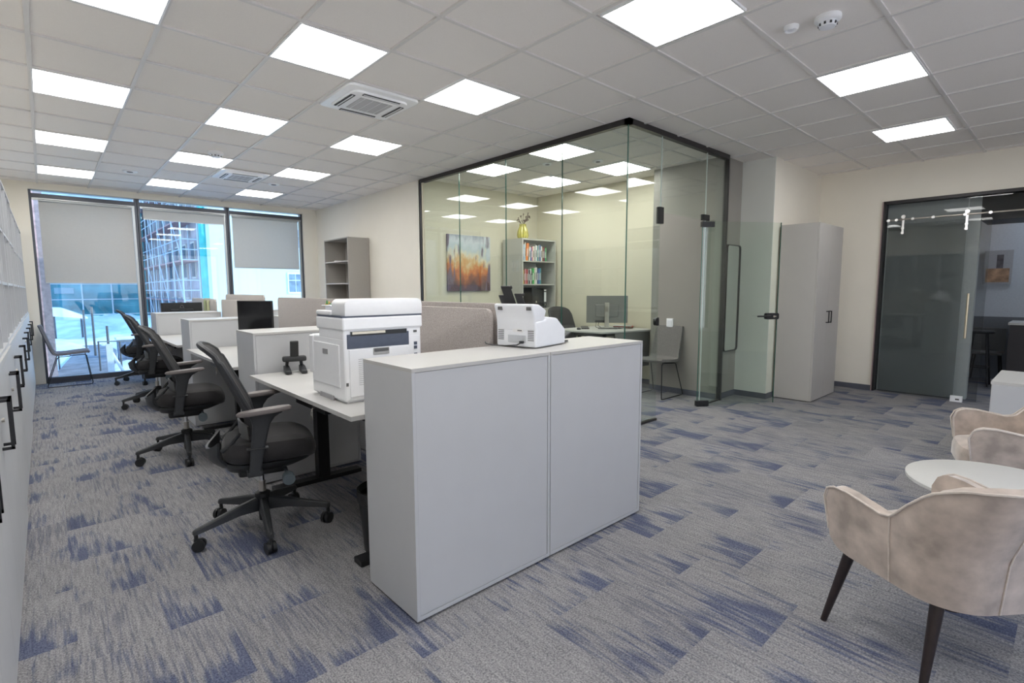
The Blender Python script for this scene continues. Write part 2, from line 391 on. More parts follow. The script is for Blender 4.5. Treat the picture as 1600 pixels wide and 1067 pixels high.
blind(.03, 1.225, 1.64, 'sheer beige roller blind lowered halfway over the leftmost window')
blind(1.385, 2.66, 2.76, 'sheer beige roller blind pulled nearly fully up on middle window')
blind(2.80, 4.05, 1.95, 'sheer beige roller blind lowered over the rightmost window')

# ---- ceiling lights
def light(cx, cy_, label, wx=.60, wy=.61):
    t = thing('ceiling_light', label, 'ceiling light', (cx, cy_, H), 0, 'square ceiling light panels')
    MB().box(-wx/2-.012, wx/2+.012, -wy/2-.012, -wy/2, -.004, .012).box(-wx/2-.012, wx/2+.012, wy/2, wy/2+.012, -.004, .012)\
        .box(-wx/2-.012, -wx/2, -wy/2, wy/2, -.004, .012).box(wx/2, wx/2+.012, -wy/2, wy/2, -.004, .012).build('frame', whitep, t)
    MB().box(-wx/2, wx/2, -wy/2, wy/2, -.001, .012).build('diffuser', lampm, t)
cxs = [.355, 1.635, 2.935]
cys = [1.72, 3.755, 5.79, 7.825, 9.865]
nm = ['left', 'middle', 'right']
desc = {(0, 1): 'lit square ceiling panel cut off at the upper left picture edge',
        (0, 2): 'lit square ceiling panel, second along the row above the wall shelving',
        (0, 3): 'lit square ceiling panel, third along the row above the wall shelving',
        (0, 4): 'lit square ceiling panel nearest the window above the wall shelving',
        (1, 1): 'large lit square ceiling panel just before the nearer air conditioner',
        (1, 2): 'lit square ceiling panel left of the nearer air conditioner',
        (1, 3): 'lit square ceiling panel beside the round smoke detector',
        (1, 4): 'lit square ceiling panel nearest the window left of the farther air conditioner',
        (2, 0): 'largest lit square ceiling panel at the top edge right of centre',
        (2, 1): 'lit square ceiling panel right of the nearer air conditioner',
        (2, 2): 'lit square ceiling panel between nearer air conditioner and glass office',
        (2, 3): 'lit square ceiling panel right of the farther air conditioner',
        (2, 4): 'lit square ceiling panel nearest the window on the aisle side',
        (0, 0): 'lit square ceiling panel above the camera over the shelving',
        (1, 0): 'lit square ceiling panel above the camera over the walkway'}
for i in range(3):
    for j in range(5):
        light(cxs[i] if (i, j) != (2, 0) else 2.99, cys[j] if (i, j) != (2, 0) else 1.81, desc[(i, j)])
light(5.04, 1.245, 'lit square ceiling panel beyond the two small ceiling sensors')
light(7.09, 1.335, 'lit square ceiling panel nearest the dark glass doorway')
light(4.84, 4.455, 'lit ceiling panel in the glass office nearest its glass corner', .63, .6)
light(4.81, 5.745, 'lit ceiling panel in the glass office above the painting side', .63, .6)
light(6.17, 4.505, 'lit ceiling panel in the glass office above its desk', .64, .58)
light(6.12, 5.755, 'lit ceiling panel in the glass office above the bookcase side', .64, .6)
light(.355, -.6, 'lit ceiling panel behind the camera on the left'); light(1.9, -1.2, 'lit ceiling panel behind the camera at centre')
light(5.04, -1.3, 'lit ceiling panel behind the camera on the right'); light(7.09, -1.3, 'lit ceiling panel near the reception behind the camera')

# ---- air conditioners
def aircon(x0, x1, y0, y1, label):
    cx, cy_ = (x0+x1)/2, (y0+y1)/2; w = (x1-x0)/2; d = (y1-y0)/2
    t = thing('air_conditioner', label, 'air conditioner', (cx, cy_, H), 0, 'cassette air conditioners in the ceiling')
    MB().prism(rrect(-w, w, -d, d, .05), -.022, .005, bev=.008).prism(rrect(-w*.80, w*.80, -d*.80, d*.80, .07), -.042, -.018, bev=.008).build('panel', whitep, t, True)
    g_ = MB(); q = .46
    g_.box(-w*q, w*q, -d*q, d*q, -.045, -.035, .002)
    g_.build('intake_grille', mat('grey intake grille', (.50, .50, .52), .6, nz=.1, nscale=500), t)
    s_ = MB()
    for k in range(4): s_.box(-w*q+k*w*q*.5+w*q*.24, -w*q+k*w*q*.5+w*q*.26, -d*q, d*q, -.047, -.044)
    s_.build('grille_rib', whitep, t)
    for k in range(4):
        M = Matrix.Rotation(k*PI/2, 4, 'Z'); L_ = (d if k % 2 == 0 else w); X_ = (w if k % 2 == 0 else d)
        o = MB().box(X_*.64, X_*.77, -L_*.52, L_*.52, -.046, -.038, M=M).build('air_slot', blackp2, t)
        MB().box(X_*.69, X_*.72, -L_*.50, L_*.50, -.050, -.044, M=M).build('louvre', whitep2, o)
aircon(1.96, 2.62, 4.10, 4.76, 'white four way cassette air conditioner nearest the camera')
aircon(1.95, 2.58, 8.10, 8.78, 'white four way cassette air conditioner near the windows')
def ring(x, y, label, cat='ceiling sensor', r=.06, h=.02, name='ceiling_sensor', dome=False):
    t = thing(name, label, cat, (x, y, H+.012), 0)
    if dome:
        MB().lathe([(0, -.001), (r, -.001), (r, -.022), (r*.9, -.03), (r*.72, -.034), (0, -.034)]).build('base', whitep, t, True)
        s_ = MB(); s_.lathe([(0, -.034), (r*.66, -.034), (r*.70, -.05), (r*.6, -.064), (r*.3, -.07), (0, -.07)]); s_.build('sensing_chamber', whitep2, t, True)
        v = MB()
        for k in range(10):
            a = k*PI/5; v.box(r*.62, r*.72, -.006, .006, -.058, -.044, M=Matrix.Rotation(a, 4, 'Z'))
        v.build('vent_slot', blackp2, t)
    else:
        MB().lathe([(r*.6, -.001), (r, -.001), (r, -h*.5), (r*.8, -h), (r*.6, -h*.7)]).build('ring', whitep, t, True)
        MB().lathe([(0, -.001), (r*.58, -.001), (r*.4, -h*.9), (0, -h)]).build('lens', greyp if h < .03 else whitep2, t, True)
ring(1.69, 7.30, 'white round smoke detector between the middle row light panels', 'smoke detector', .09, dome=True, name='smoke_detector')
ring(3.775, 1.19, 'white round smoke detector at the upper right of the ceiling', 'smoke detector', .075, dome=True, name='smoke_detector')
ring(3.73, 1.39, 'small white ceiling sensor next to the right hand smoke detector', r=.045, h=.03)
ring(1.03, 9.25, 'flat round ceiling sensor left of the farther air conditioner', r=.09)
ring(2.86, 8.85, 'flat round ceiling sensor right of the farther air conditioner', r=.09)
ring(5.2, 5.0, 'small round ceiling sensor in the middle of the glass office', r=.07)
ring(5.6, 4.45, 'small round ceiling sensor in the glass office near its corner', r=.07)

# ================================================================== GLASS OFFICE
gf = stru(MB().box(XG-.03, XG+.03, YG-.03, 7.02, H-.045, H+.012).box(XG-.03, 6.64, YG-.03, YG+.03, H-.045, H+.012)
          .box(XG-.03, XG+.03, 6.985, 7.03, 0, H-.04).box(6.615, 6.645, YG-.03, YG+.03, 0, H-.04)
          .box(XG-.02, XG+.02, YG, 7.0, 0, .022).box(XG-.02, 5.09, YG-.02, YG+.02, 0, .022).box(6.12, 6.63, YG-.015, YG+.015, 0, .018).build('trim_1', mat('dark bronze frame', (.045, .042, .042), .4, metal=.4)), 'black channel frame of the glass office')
ys = [YG, 4.06, 5.03, 6.03, 7.0]
for k in range(4):
    p = thing('glass_partition', ['tall clear glass panel at the corner of the glass office', 'tall clear glass panel in front of the office desk chair',
              'tall clear glass panel in front of the office bookcase', 'tall clear glass panel farthest along the aisle, before the painting'][k], 'glass panel', (XG, ys[k], 0), 0, 'clear panels of the glass office')
    d = ys[k+1]-ys[k]
    MB().box(-.006, .006, .006, d-.006, .02, H-.04).build('pane', glass, p)
    MB().box(-.0065, .0065, -.001, .0055, .02, H-.04).build('polished_edge', gedge, p)
def gpanel(x0, x1, z0, z1, label, edge=True):
    p = thing('glass_partition', label, 'glass panel', (x0, YG, z0), 0, 'clear panels of the glass office')
    MB().box(.006, x1-x0-.006, -.006, .006, 0, z1-z0).build('pane', glass, p)
    if edge: MB().box(-.001, .0055, -.0065, .0065, 0, z1-z0).build('polished_edge', gedge_l, p)
gpanel(XG+.006, 5.09, .02, H-.04, 'tall narrow glass panel between glass corner and open door', False)
gpanel(5.09, 6.10, 2.335, H-.04, 'glass transom panel above the open glass door')
gpanel(6.10, 6.625, .02, H-.04, 'narrow glass panel right of the open glass door')
# open door leaf
ang = math.atan2(2.60-3.15, 6.95-6.10)
t = thing('glass_door', 'frameless clear glass door standing open with black lever handle', 'door', (6.10, 3.15, 0), ang)
LW = 1.02
MB().box(-.05, LW, -.005, .005, .012, 2.32).build('leaf', glass, t)
MB().box(LW-.002, LW+.003, -.006, .006, .012, 2.32).build('polished_edge', gedge, t)
MB().box(-.053, -.048, -.006, .006, .012, 2.32).build('polished_edge', gedge, t)
MB().box(-.07, .10, -.022, .022, 2.25, 2.315, .004).build('hinge_clamp', blackm, t)
MB().box(-.07, .10, -.022, .022, .008, .075, .004).build('hinge_clamp', blackm, t)
hn = MB().prism(rrect(LW-.165, LW+.012, 1.10, 1.18, .02), -.028, .028, M=XZ(), bev=.004).build('lock_case', blackm, t)
MB().cyl((LW-.13, -.02, 1.142), (LW-.13, -.06, 1.142), .011).cyl((LW-.13, -.055, 1.142), (LW-.31, -.055, 1.142), .010).build('lever', blackm, hn, True)
MB().cyl((LW-.06, -.026, 1.138), (LW-.06, -.033, 1.138), .012).box(LW-.065, LW-.03, -.031, -.028, 1.132, 1.145).build('keyhole_plate', steel, hn)
t = thing('glass_clamp', 'black clamp joining glass transom and fixed panel beside open doorway', 'clamp', (5.09, YG, 2.30))
MB().box(-.045, .04, -.022, .022, -.09, .09, .004).build('plate', blackm, t)
t = thing('glass_clamp', 'black pivot clamp above the open glass door', 'clamp', (6.10, YG, 2.36))
MB().box(-.075, .075, -.022, .022, -.03, .04, .004).build('plate', blackm, t)
t = thing('door_strike', 'black half round lock strike on the narrow glass panel', 'lock', (5.07, YG, 1.13))
MB().prism([(-.04, -.03), (-.045, 0), (-.04, .03), (-.02, .045), (.02, .045), (.02, -.045), (-.02, -.045)], -.02, .02, M=XZ(), bev=.004).build('plate', blackm, t)

# mirror
t = thing('wall_mirror', 'tall narrow black framed mirror with rounded corners on grey wall', 'mirror', (6.93, 3.19, 1.36))
outer = rrect(-.2, .2, -.72, .72, .05); inner = rrect(-.188, .188, -.708, .708, .042)
def frame_ring(outer, inner, d0, d1, M):
    b = MB(); tt = bmesh.new(); n = len(outer)
    V = [[tt.verts.new((p[0], p[1], z)) for p in pp] for pp, z in ((outer, d0), (inner, d0), (inner, d1), (outer, d1))]
    for a in range(4):
        A, B = V[a], V[(a+1) % 4]
        for k in range(n): tt.faces.new((A[k], A[(k+1) % n], B[(k+1) % n], B[k]))
    bmesh.ops.recalc_face_normals(tt, faces=tt.faces); bmesh.ops.transform(tt, matrix=M, verts=tt.verts); b._merge(tt); return b
frame_ring(outer, inner, -.01, .024, XZ()).build('frame', blackm, t)
MB().prism(inner, .0, .012, M=XZ()).build('mirror_glass', mat('mirror', (.85, .87, .86), .01, metal=1, nz=.005), t)

# light switch on the pier
t = thing('light_switch', 'white square double wall socket beside the grey visitor chair', 'socket', (6.635, 3.93, 1.0), 0)
MB().box(-.012, .004, -.052, .052, -.07, .07, .004).build('plate', whitep, t)
MB().box(-.016, -.01, -.036, .036, -.05, .05, .003).build('insert', whitep2, t)

# painting
def paintmat():
    m = bpy.data.materials.new('abstract sunset cityscape paint'); m.use_nodes = True; nt = m.node_tree; N = nt.nodes; L = nt.links; b = N['Principled BSDF']
    b.inputs['Roughness'].default_value = .7
    tc = N.new('ShaderNodeTexCoord'); sp = N.new('ShaderNodeSeparateXYZ'); L.new(tc.outputs['Object'], sp.inputs[0])
    mp = N.new('ShaderNodeMapping'); mp.inputs['Scale'].default_value = (1.5, 1, 1.0); L.new(tc.outputs['Object'], mp.inputs[0])
    n = N.new('ShaderNodeTexNoise'); n.inputs['Scale'].default_value = 2.6; n.inputs['Detail'].default_value = 7; n.inputs['Roughness'].default_value = .62; L.new(mp.outputs[0], n.inputs['Vector'])
    a = N.new('ShaderNodeMath'); a.operation = 'MULTIPLY_ADD'; L.new(n.outputs['Fac'], a.inputs[0]); a.inputs[1].default_value = .95; L.new(sp.outputs[2], a.inputs[2])
    r = N.new('ShaderNodeValToRGB'); L.new(a.outputs[0], r.inputs[0]); e = r.color_ramp.elements
    e[0].position = .08; e[0].color = (.10, .05, .05, 1); e[1].position = .98; e[1].color = (.36, .38, .46, 1)
    for p, c in ((.26, (.30, .10, .05, 1)), (.38, (.62, .20, .05, 1)), (.48, (.66, .42, .18, 1)), (.58, (.72, .66, .50, 1)), (.70, (.50, .58, .62, 1)), (.84, (.62, .66, .70, 1))):
        q = e.new(p); q.color = c
    n2 = N.new('ShaderNodeTexNoise'); n2.inputs['Scale'].default_value = 4; n2.inputs['Detail'].default_value = 4; mp2 = N.new('ShaderNodeMapping'); mp2.inputs['Scale'].default_value = (3, 1, .7); L.new(tc.outputs['Object'], mp2.inputs[0]); L.new(mp2.outputs[0], n2.inputs['Vector'])
    ab = N.new('ShaderNodeMath'); ab.operation = 'ABSOLUTE'; L.new(sp.outputs[0], ab.inputs[0])
    m2 = N.new('ShaderNodeMath'); m2.operation = 'MULTIPLY_ADD'; L.new(ab.outputs[0], m2.inputs[0]); m2.inputs[1].default_value = .8; L.new(n2.outputs['Fac'], m2.inputs[2])
    r2_ = N.new('ShaderNodeValToRGB'); L.new(m2.outputs[0], r2_.inputs[0]); r2_.color_ramp.elements[0].position = .78; r2_.color_ramp.elements[1].position = .90
    mx = N.new('ShaderNodeMix'); mx.data_type = 'RGBA'; L.new(r2_.outputs[0], mx.inputs[0]); L.new(r.outputs[0], mx.inputs[6]); mx.inputs[7].default_value = (.16, .12, .17, 1)
    L.new(mx.outputs[2], b.inputs['Base Color']); return m
t = thing('canvas_painting', 'abstract canvas painting in orange, cream and blue on office end wall', 'painting', (5.32, YE-.02, 1.93))
MB().box(-.45, .45, -.018, .018, -.46, .46, .004).build('canvas', paintmat(), t)

# ---- office bookcase
BX0, BX1, BY0, BY1 = 6.05, 6.88, 6.40, 6.90
t = thing('bookcase', 'tall grey office bookcase with books and a ring binder', 'bookcase', (BX0, BY0, 0))
w = BX1-BX0; dd = BY1-BY0; TOP = 2.36
MB().box(0, .022, 0, dd, 0, TOP).box(w-.022, w, 0, dd, 0, TOP).box(.02, w-.02, 0, dd, TOP-.025, TOP).box(.02, w-.02, dd-.012, dd, .02, TOP-.02)\
    .box(.02, w-.02, 0, dd, .03, .055).box(.02, w-.02, 0, dd, 1.13, 1.16).build('carcass', mat('greige laminate', (.50, .49, .45), .45, nz=.015), t)
for z in (1.585, 1.985): MB().box(.022, w-.022, .01, dd-.012, z-.02, z).build('shelf', MATS['greige laminate'], t)
for s_, x0 in ((0, .002), (1, w/2+.002)):
    d_ = MB().box(x0, x0+w/2-.004, -.02, -.001, .04, 1.125, .002).build('door', MATS['greige laminate'], t)
    hx = w/2-.05 if s_ == 0 else w/2+.05
    MB().box(hx-.006, hx+.006, -.05, -.038, .93, 1.10).box(hx-.006, hx+.006, -.05, -.02, .93, .942).box(hx-.006, hx+.006, -.05, -.02, 1.088, 1.10).build('handle', blackm, d_)
COLS = {'red': (.45, .05, .04), 'pale blue': (.30, .50, .68), 'orange': (.85, .25, .05), 'cream': (.68, .64, .52), 'white': (.72, .72, .70), 'blue': (.06, .16, .40),
        'maroon': (.20, .04, .04), 'green': (.06, .42, .10), 'black': (.03, .03, .035), 'yellow': (.70, .52, .06), 'pink': (.60, .22, .26), 'grey': (.30, .30, .31),
        'navy': (.03, .06, .18), 'brown': (.25, .12, .06), 'teal': (.06, .30, .32), 'olive': (.22, .24, .06)}
def bookrow(seq, x, zb, shelfname):
    names = [c for c, *_ in seq]
    for k, (c, w_, h_, lean) in enumerate(seq):
        prv = names[k-1] if k else None; nxt = names[k+1] if k+1 < len(seq) else None
        lab = '%s book %s on the %s bookcase shelf' % (c, ('at the left end' if prv is None else 'at the right end' if nxt is None else 'between %s and %s ones' % (prv, nxt)), shelfname)
        t = thing('book', lab, 'book', (x, BY0+.035, zb), 0, 'books on the office bookcase'); t.rotation_euler = (0, lean, 0)
        d_ = random.uniform(.15, .19)
        cm = mat(c+' book cover', COLS[c], .5, nz=.12, nscale=30)
        MB().box(0, .002, 0, d_, 0, h_).box(w_-.002, w_, 0, d_, 0, h_).box(0, w_, -.001, .002, 0, h_, 0).build('cover', cm, t)
        MB().box(.002, w_-.002, .002, d_-.003, .003, h_-.003).build('pages', mat('book pages', (.66, .63, .54), .9), t)
        tc_ = COLS['white'] if c not in ('white', 'cream', 'yellow') else COLS['black']
        MB().box(w_*.3, w_*.7, -.0022, -.0005, h_*.25, h_*.7).build('spine_title', mat('title on '+('dark' if tc_ == COLS['white'] else 'light'), tc_, .5), t)
        x += w_+.002+(abs(lean)*h_*.9 if lean else 0)
bookrow([('red', .028, .30, 0), ('pale blue', .030, .27, 0), ('cream', .022, .31, 0), ('orange', .045, .30, .10), ('white', .03, .24, .06), ('blue', .02, .22, 0), ('pink', .03, .24, 0),
         ('cream', .034, .25, 0), ('grey', .022, .25, 0), ('white', .038, .27, 0), ('teal', .022, .26, 0), ('grey', .034, .28, 0), ('blue', .03, .28, 0), ('white', .034, .26, 0), ('brown', .024, .24, 0), ('maroon', .030, .25, 0), ('navy', .016, .22, 0), ('green', .024, .24, 0)], BX0+.03, 1.986, 'upper')
bookrow([('olive', .02, .26, 0), ('yellow', .014, .24, 0), ('brown', .024, .25, 0), ('pink', .032, .26, 0), ('red', .026, .25, .04), ('grey', .026, .26, 0), ('black', .026, .24, 0),
         ('white', .026, .26, 0), ('black', .022, .22, 0), ('green', .046, .27, 0), ('cream', .028, .28, 0), ('white', .036, .29, 0), ('navy', .032, .27, 0), ('blue', .034, .27, 0), ('teal', .026, .28, 0)], BX0+.03, 1.586, 'lower')
t = thing('file_box', 'black slanted magazine file on the lowest open bookcase shelf', 'file', (BX0+.30, BY0+.05, 1.161))
MB().prism([(0, 0), (.25, 0), (.25, .32), (-.02, .36)], 0, .3, M=Matrix.Translation((0, .3, 0)) @ RX90, bev=.003).build('box', blackp, t)
MB().cyl((.08, .0, .11), (.08, -.006, .11), .018).build('finger_ring', chrome, t, True)
t = thing('ring_binder', 'black ring binder with white spine label beside the magazine file', 'binder', (BX0+.57, BY0+.05, 1.161))
MB().box(0, .075, 0, .28, 0, .345, .002).build('cover', blackp, t)
MB().box(.012, .063, -.002, .001, .11, .28).box(.012, .063, -.002, .001, .30, .325).build('spine_label', whitep, t)
MB().cyl((.037, .001, .06), (.037, -.004, .06), .014).build('finger_ring', chrome, t, True)
# vase with dry twigs
t = thing('vase', 'yellow green ribbed glass vase on top of the bookcase', 'vase', (6.27, 6.62, TOP))
b = MB(); secs = []
for r, z in ((.055, 0), (.085, .02), (.10, .07), (.092, .13), (.07, .19), (.055, .23), (.06, .26)):
    secs.append([((r*(1+.06*math.cos(12*a)))*math.cos(a), (r*(1+.06*math.cos(12*a)))*math.sin(a), z) for a in [2*PI*k/72 for k in range(72)]])
b.loft(secs); b.build('body', mat('amber green glass', (.50, .44, .08), .15, nz=.25, nscale=20, coat=.5), t, True)
t2 = thing('dried_twigs', 'dried brown twigs with berries standing in the yellow vase', 'dried flowers', (6.27, 6.62, TOP+.20))
tw = MB(); be = MB()
for k in range(16):
    a = random.uniform(0, 2*PI); L_ = random.uniform(.10, .26); e_ = Vector((math.cos(a)*L_*random.uniform(.3, .9), math.sin(a)*L_*.5, .05+L_*random.uniform(.5, .9)))
    tw.tube([(0, 0, -.1), (e_.x*.3, e_.y*.3, e_.z*.5), e_], .0022, 5)
    for q in range(4): be.sph((e_.x+random.uniform(-.02, .02), e_.y+random.uniform(-.02, .02), e_.z+random.uniform(-.03, .01)), random.uniform(.006, .011), n=5)
tw.build('twig', mat('dry twig brown', (.12, .07, .05), .8), t2); be.build('berry', mat('dry berry brown', (.10, .05, .04), .8), t2, True)['kind'] = 'stuff'

# ---- office desk with monitor
t = thing('office_desk', 'pale sit stand desk with dark metal frame inside glass office', 'desk', (0, 0, 0))
poly = [(5.72, 5.42), (5.86, 4.52), (6.93, 4.30), (6.93, 5.42)]
MB().prism(poly, .855, .88, bev=.003).build('desktop', lam_top, t)
MB().box(5.95, 6.85, 4.62, 4.67, .80, .853).box(5.95, 6.85, 5.18, 5.23, .80, .853).box(5.98, 6.06, 4.62, 5.23, .79, .84).build('under_frame', greyp, t)
for x in (6.02, 6.75):
    MB().box(x-.04, x+.04, 4.87, 4.97, .03, .80, .004).box(x-.04, x+.04, 4.55, 5.30, 0, .03, .004).build('leg', greyp, t)
MB().box(6.0, 6.85, 4.40, 4.415, .32, .85).build('modesty_panel', mat('grey modesty panel', (.22, .22, .21), .6), t)
def monitor(label, loc, rz, w, h, zc, portrait=False, back=greyp, slim=True):
    """screen faces local -y ... back faces +y"""
    t = thing('monitor', label, 'monitor', loc, rz)
    MB().box(-w/2, w/2, -.008, .012, zc-h/2, zc+h/2, .004).box(-w*.28, w*.28, .01, .034, zc-h*.28, zc+h*.18, .01).build('housing', back, t)
    MB().box(-w/2+.008, w/2-.008, -.0095, -.0075, zc-h/2+.012, zc+h/2-.008).build('screen', mat('dark screen', (.012, .012, .014), .12, nz=.02), t)
    MB().box(-.035, .035, .035, .060, 0.01, zc+h*.25, .006).box(-.03, .03, .03, .06, zc-.04, zc+.04, .004).build('stand_neck', steel if back is not blackp else blackp2, t)
    MB().prism(rrect(-.13, .13, -.07, .12, .02), 0, .012, bev=.003).build('stand_foot', greyp, t)
    return t
m = monitor('slim grey monitor seen from behind on the glass office desk', (6.47, 4.93, .88), math.atan2(-.61, -.79)-PI/2, .63, .42, .30, back=mat('satin grey monitor back', (.20, .20, .19), .35, metal=.3))
MB().cyl((.0, .033, .33), (.0, .037, .33), .028).build('emblem', chrome, m, True)
MB().box(-.02, .18, .03, .036, .10, .13).build('port_strip', blackp2, m)
MB().tube([(.12, .03, .11), (.13, .06, .05), (.06, .09, .0), (-.02, .10, .006), (-.1, .08, .006)], .004).tube([(.16, .03, .11), (.17, .10, .03), (.10, .15, .006), (.0, .16, .006), (-.16, .12, .006)], .004).tube([(-.1, .02, .006), (-.2, .08, .006), (-.25, .0, .006), (-.18, -.06, .006)], .004).build('cable', blackp, m, True)
t = thing('keyboard', 'flat black keyboard on the glass office desk', 'keyboard', (6.28, 5.21, .88), math.radians(42))
MB().box(-.20, .20, -.06, .06, 0, .016, .004).build('body', blackp, t)
MB().box(-.19, .19, -.05, .05, .016, .020).build('keys', blackp2, t)
t = thing('computer_mouse', 'small black mouse left of the office keyboard', 'mouse', (5.98, 5.08, .88), 1)
MB().sph((0, 0, .012), .05, (1, .6, .42)).build('shell', blackp, t, True)
for k, (dx, dz, c, l) in enumerate(((0, .0, 'white', 'white booklet under the red folder at the office desk edge'), (.01, .012, 'red', 'red folder lying on the office desk near glass joint'), (-.01, .026, 'white', 'open white booklet lying on top of red folder'))):
    t = thing('booklet', l, 'booklet', (6.80+dx, 4.86, .88+dz), .3+.1*k)
    MB().box(-.10, .10, -.14, .14, 0, .0115, .002).build('cover', mat(c+' paper cover', COLS[c], .6), t)
t = thing('sunglasses', 'dark rimmed glasses lying beside the red folder', 'glasses', (6.66, 4.62, .88), .9)
MB().lathe([(.0, 0), (.03, .0), (.034, .012), (.03, .02), (0, .022)], (-.038, 0, .012)).lathe([(.0, 0), (.03, .0), (.034, .012), (.03, .02), (0, .022)], (.038, 0, .012)).tube([(-.07, 0, .02), (-.06, .1, .012)], .004).tube([(.07, 0, .02), (.06, .1, .012)], .004).build('rim', mat('tortoiseshell', (.10, .05, .03), .3), t, True)

# ================================================================== CHAIRS
def interp(pts, t):
    for (a, va), (b, vb) in zip(pts, pts[1:]):
        if t <= b:
            f = (t-a)/(b-a); f = f*f*(3-2*f) if False else f
            return tuple(x+(y-x)*f for x, y in zip(va, vb)) if isinstance(va, tuple) else va+(vb-va)*f
    return pts[-1][1]
def superell(cx, cy_, a, b, n=32, p=3.2):
    out = []
    for k in range(n):
        t = 2*PI*k/n; c, s = math.cos(t), math.sin(t)
        out.append((cx+a*math.copysign(abs(c)**(2/p), c), cy_+b*math.copysign(abs(s)**(2/p), s)))
    return out
def office_chair(label, loc, rz, brot, group='black swivel chairs at the workstations'):
    t = thing('office_chair', label, 'chair', loc, rz, group)
    # seat cushion
    sec = []
    for z, f in ((.485, .90), (.50, .97), (.535, 1.0), (.57, .99), (.600, .93), (.613, .80), (.618, .5)):
        sec.append([(x, y, z - .035*max(0, (x-.16)/.16)**2 + .012*(abs(y)/.25)**2) for x, y in superell(.055, 0, .265*f, .262*f)])
    MB().loft(sec).build('seat', seatm, t, True)
    sec = [[(x, y, z) for x, y in superell(cx_, 0, a, b_)] for z, cx_, a, b_ in ((.425, .0, .13, .15), (.44, .01, .20, .21), (.47, .04, .245, .245), (.492, .05, .25, .25))]
    MB().loft(sec).build('seat_pan', blackp, t, True)
    o = MB().box(-.13, .14, -.075, .075, .365, .44, .02).build('tilt_mechanism', blackp, t, True)
    MB().cyl((.13, -.10, .40), (.13, -.285, .395), .010).cyl((.13, -.255, .395), (.13, -.31, .393), .034, .034, 20).build('adjust_knob', mat('slate blue plastic', (.09, .115, .13), .5), o, True)
    MB().cyl((-.02, .10, .41), (-.02, .29, .415), .008).box(-.04, .03, .24, .30, .405, .42, .004).build('lever', blackp2, o, True)
    # back
    prof = [(0, (-.075, .47)), (.07, (-.095, .535)), (.16, (-.088, .60)), (.28, (-.072, .69)), (.40, (-.085, .78)), (.6, (-.145, .92)), (.8, (-.205, 1.06)), (.92, (-.245, 1.15)), (1, (-.285, 1.185))]
    wid = [(0, .15), (.08, .185), (.2, .215), (.45, .235), (.8, .23), (.93, .21), (1, .165)]
    def bf(u, v):
        x, z = interp(prof, v); w_ = interp(wid, v); s = (u-.5)*2
        return (x+.055*s*s*(1-.35*v), s*w_, z-.02*s*s*(v > .85)*1.0)
    MB().sheet(bf, 14, 30, .014).build('backrest', meshm, t, True)
    rim = [bf(0, k/24) for k in range(25)]+[bf(k/12, 1) for k in range(1, 12)]+[bf(1, 1-k/24) for k in range(25)]
    MB().tube([(p[0]-.003, p[1], p[2]) for p in rim], .0165, 8).build('back_frame', blackp2, t, True)
    # lumbar support, rear carrier
    def lf(u, v):
        s = (u-.5)*2; z = .585+.115*v+.02*(1-s*s)*v; return (-.100-.010*v+.045*s*s, s*(.175-.02*v), z)
    MB().sheet(lf, 10, 6, .012).build('lumbar_support', greyp, t, True)
    cprof = [(0, (-.06, .440)), (.25, (-.14, .436)), (.5, (-.215, .455)), (.72, (-.272, .50)), (1, (-.285, .575))]
    def cf(u, v):
        s = (u-.5)*2; x, z = interp(cprof, v); w_ = .12+.06*min(1, v*1.4)
        return (x+.065*abs(s)**2.2*v, s*w_*.9, z+.05*abs(s)**3*v)
    MB().sheet(cf, 14, 12, .014).build('back_carrier', blackp2, t, True)
    for s in (-1, 1):
        MB().tube([(-.205, s*.15, .57), (-.165, s*.165, .60), (-.11, s*.18, .67)], [.014, .011, .010], 8).build('carrier_arm', blackp2, t, True)
        # armrest
        st = []
        for (x, z, a, b_) in ((-.045, .455, .032, .016), (-.035, .52, .034, .017), (-.02, .62, .038, .018), (-.0, .735, .046, .020), (.01, .775, .065, .026), (.015, .798, .10, .036)):
            st.append([(x+p[0], s*.285+p[1], z) for p in superell(0, 0, a, b_, 16, 4)])
        arm = MB().loft(st).box(-.085, -.005, min(s*.18, s*.30), max(s*.18, s*.30), .435, .468, .008).build('armrest', blackp2, t, True)
        sec = []
        for z, f in ((.797, .93), (.803, 1.0), (.814, 1.0), (.822, .93), (.824, .6)):
            sec.append([(x, y, z+.010*((x)/.15)) for x, y in superell(.02, s*.285, .145*f, .042*f, 24, 2.6)])
        MB().loft(sec).build('arm_pad', padm, arm, True)
        MB().box(-.08, .03, s*.285-.021, s*.285+.021, .595, .602, .002).build('height_collar', blackp, arm)
    lift = MB().cyl((0, 0, .30), (0, 0, .37), .014, n=20).build('gas_lift', chrome, t, True)
    MB().cyl((0, 0, .23), (0, 0, .31), .021, n=20).build('lift_sleeve', steel, lift, True)
    base = MB().lathe([(0, .06), (.026, .06), (.030, .13), (.045, .15), (.045, .235), (.03, .245), (0, .245)]).build('base', blackp, t, True)
    base.rotation_euler = (0, 0, brot)
    for k in range(5):
        R_ = Matrix.Rotation(2*PI*k/5, 4, 'Z'); secs = []
        for x, zt, zb_, w_ in ((.02, .215, .130, .028), (.15, .19, .135, .026), (.30, .150, .112, .020), (.385, .130, .100, .017), (.40, .122, .100, .012)):
            secs.append([tuple(R_ @ Vector(p)) for p in ((x, -w_, zb_), (x, w_, zb_), (x, w_*.75, zt-.008), (x, w_*.4, zt), (x, -w_*.4, zt), (x, -w_*.75, zt-.008))])
        lg = MB().loft(secs).build('leg', blackp2, base)
        c = R_ @ Vector((.385, 0, 0)); ca = 2*PI*k/5+1.0+k*.8
        q = Matrix.Translation((c.x, c.y, 0)) @ Matrix.Rotation(ca, 4, 'Z')
        cb = MB(); P = lambda *a: tuple(q @ Vector(a))
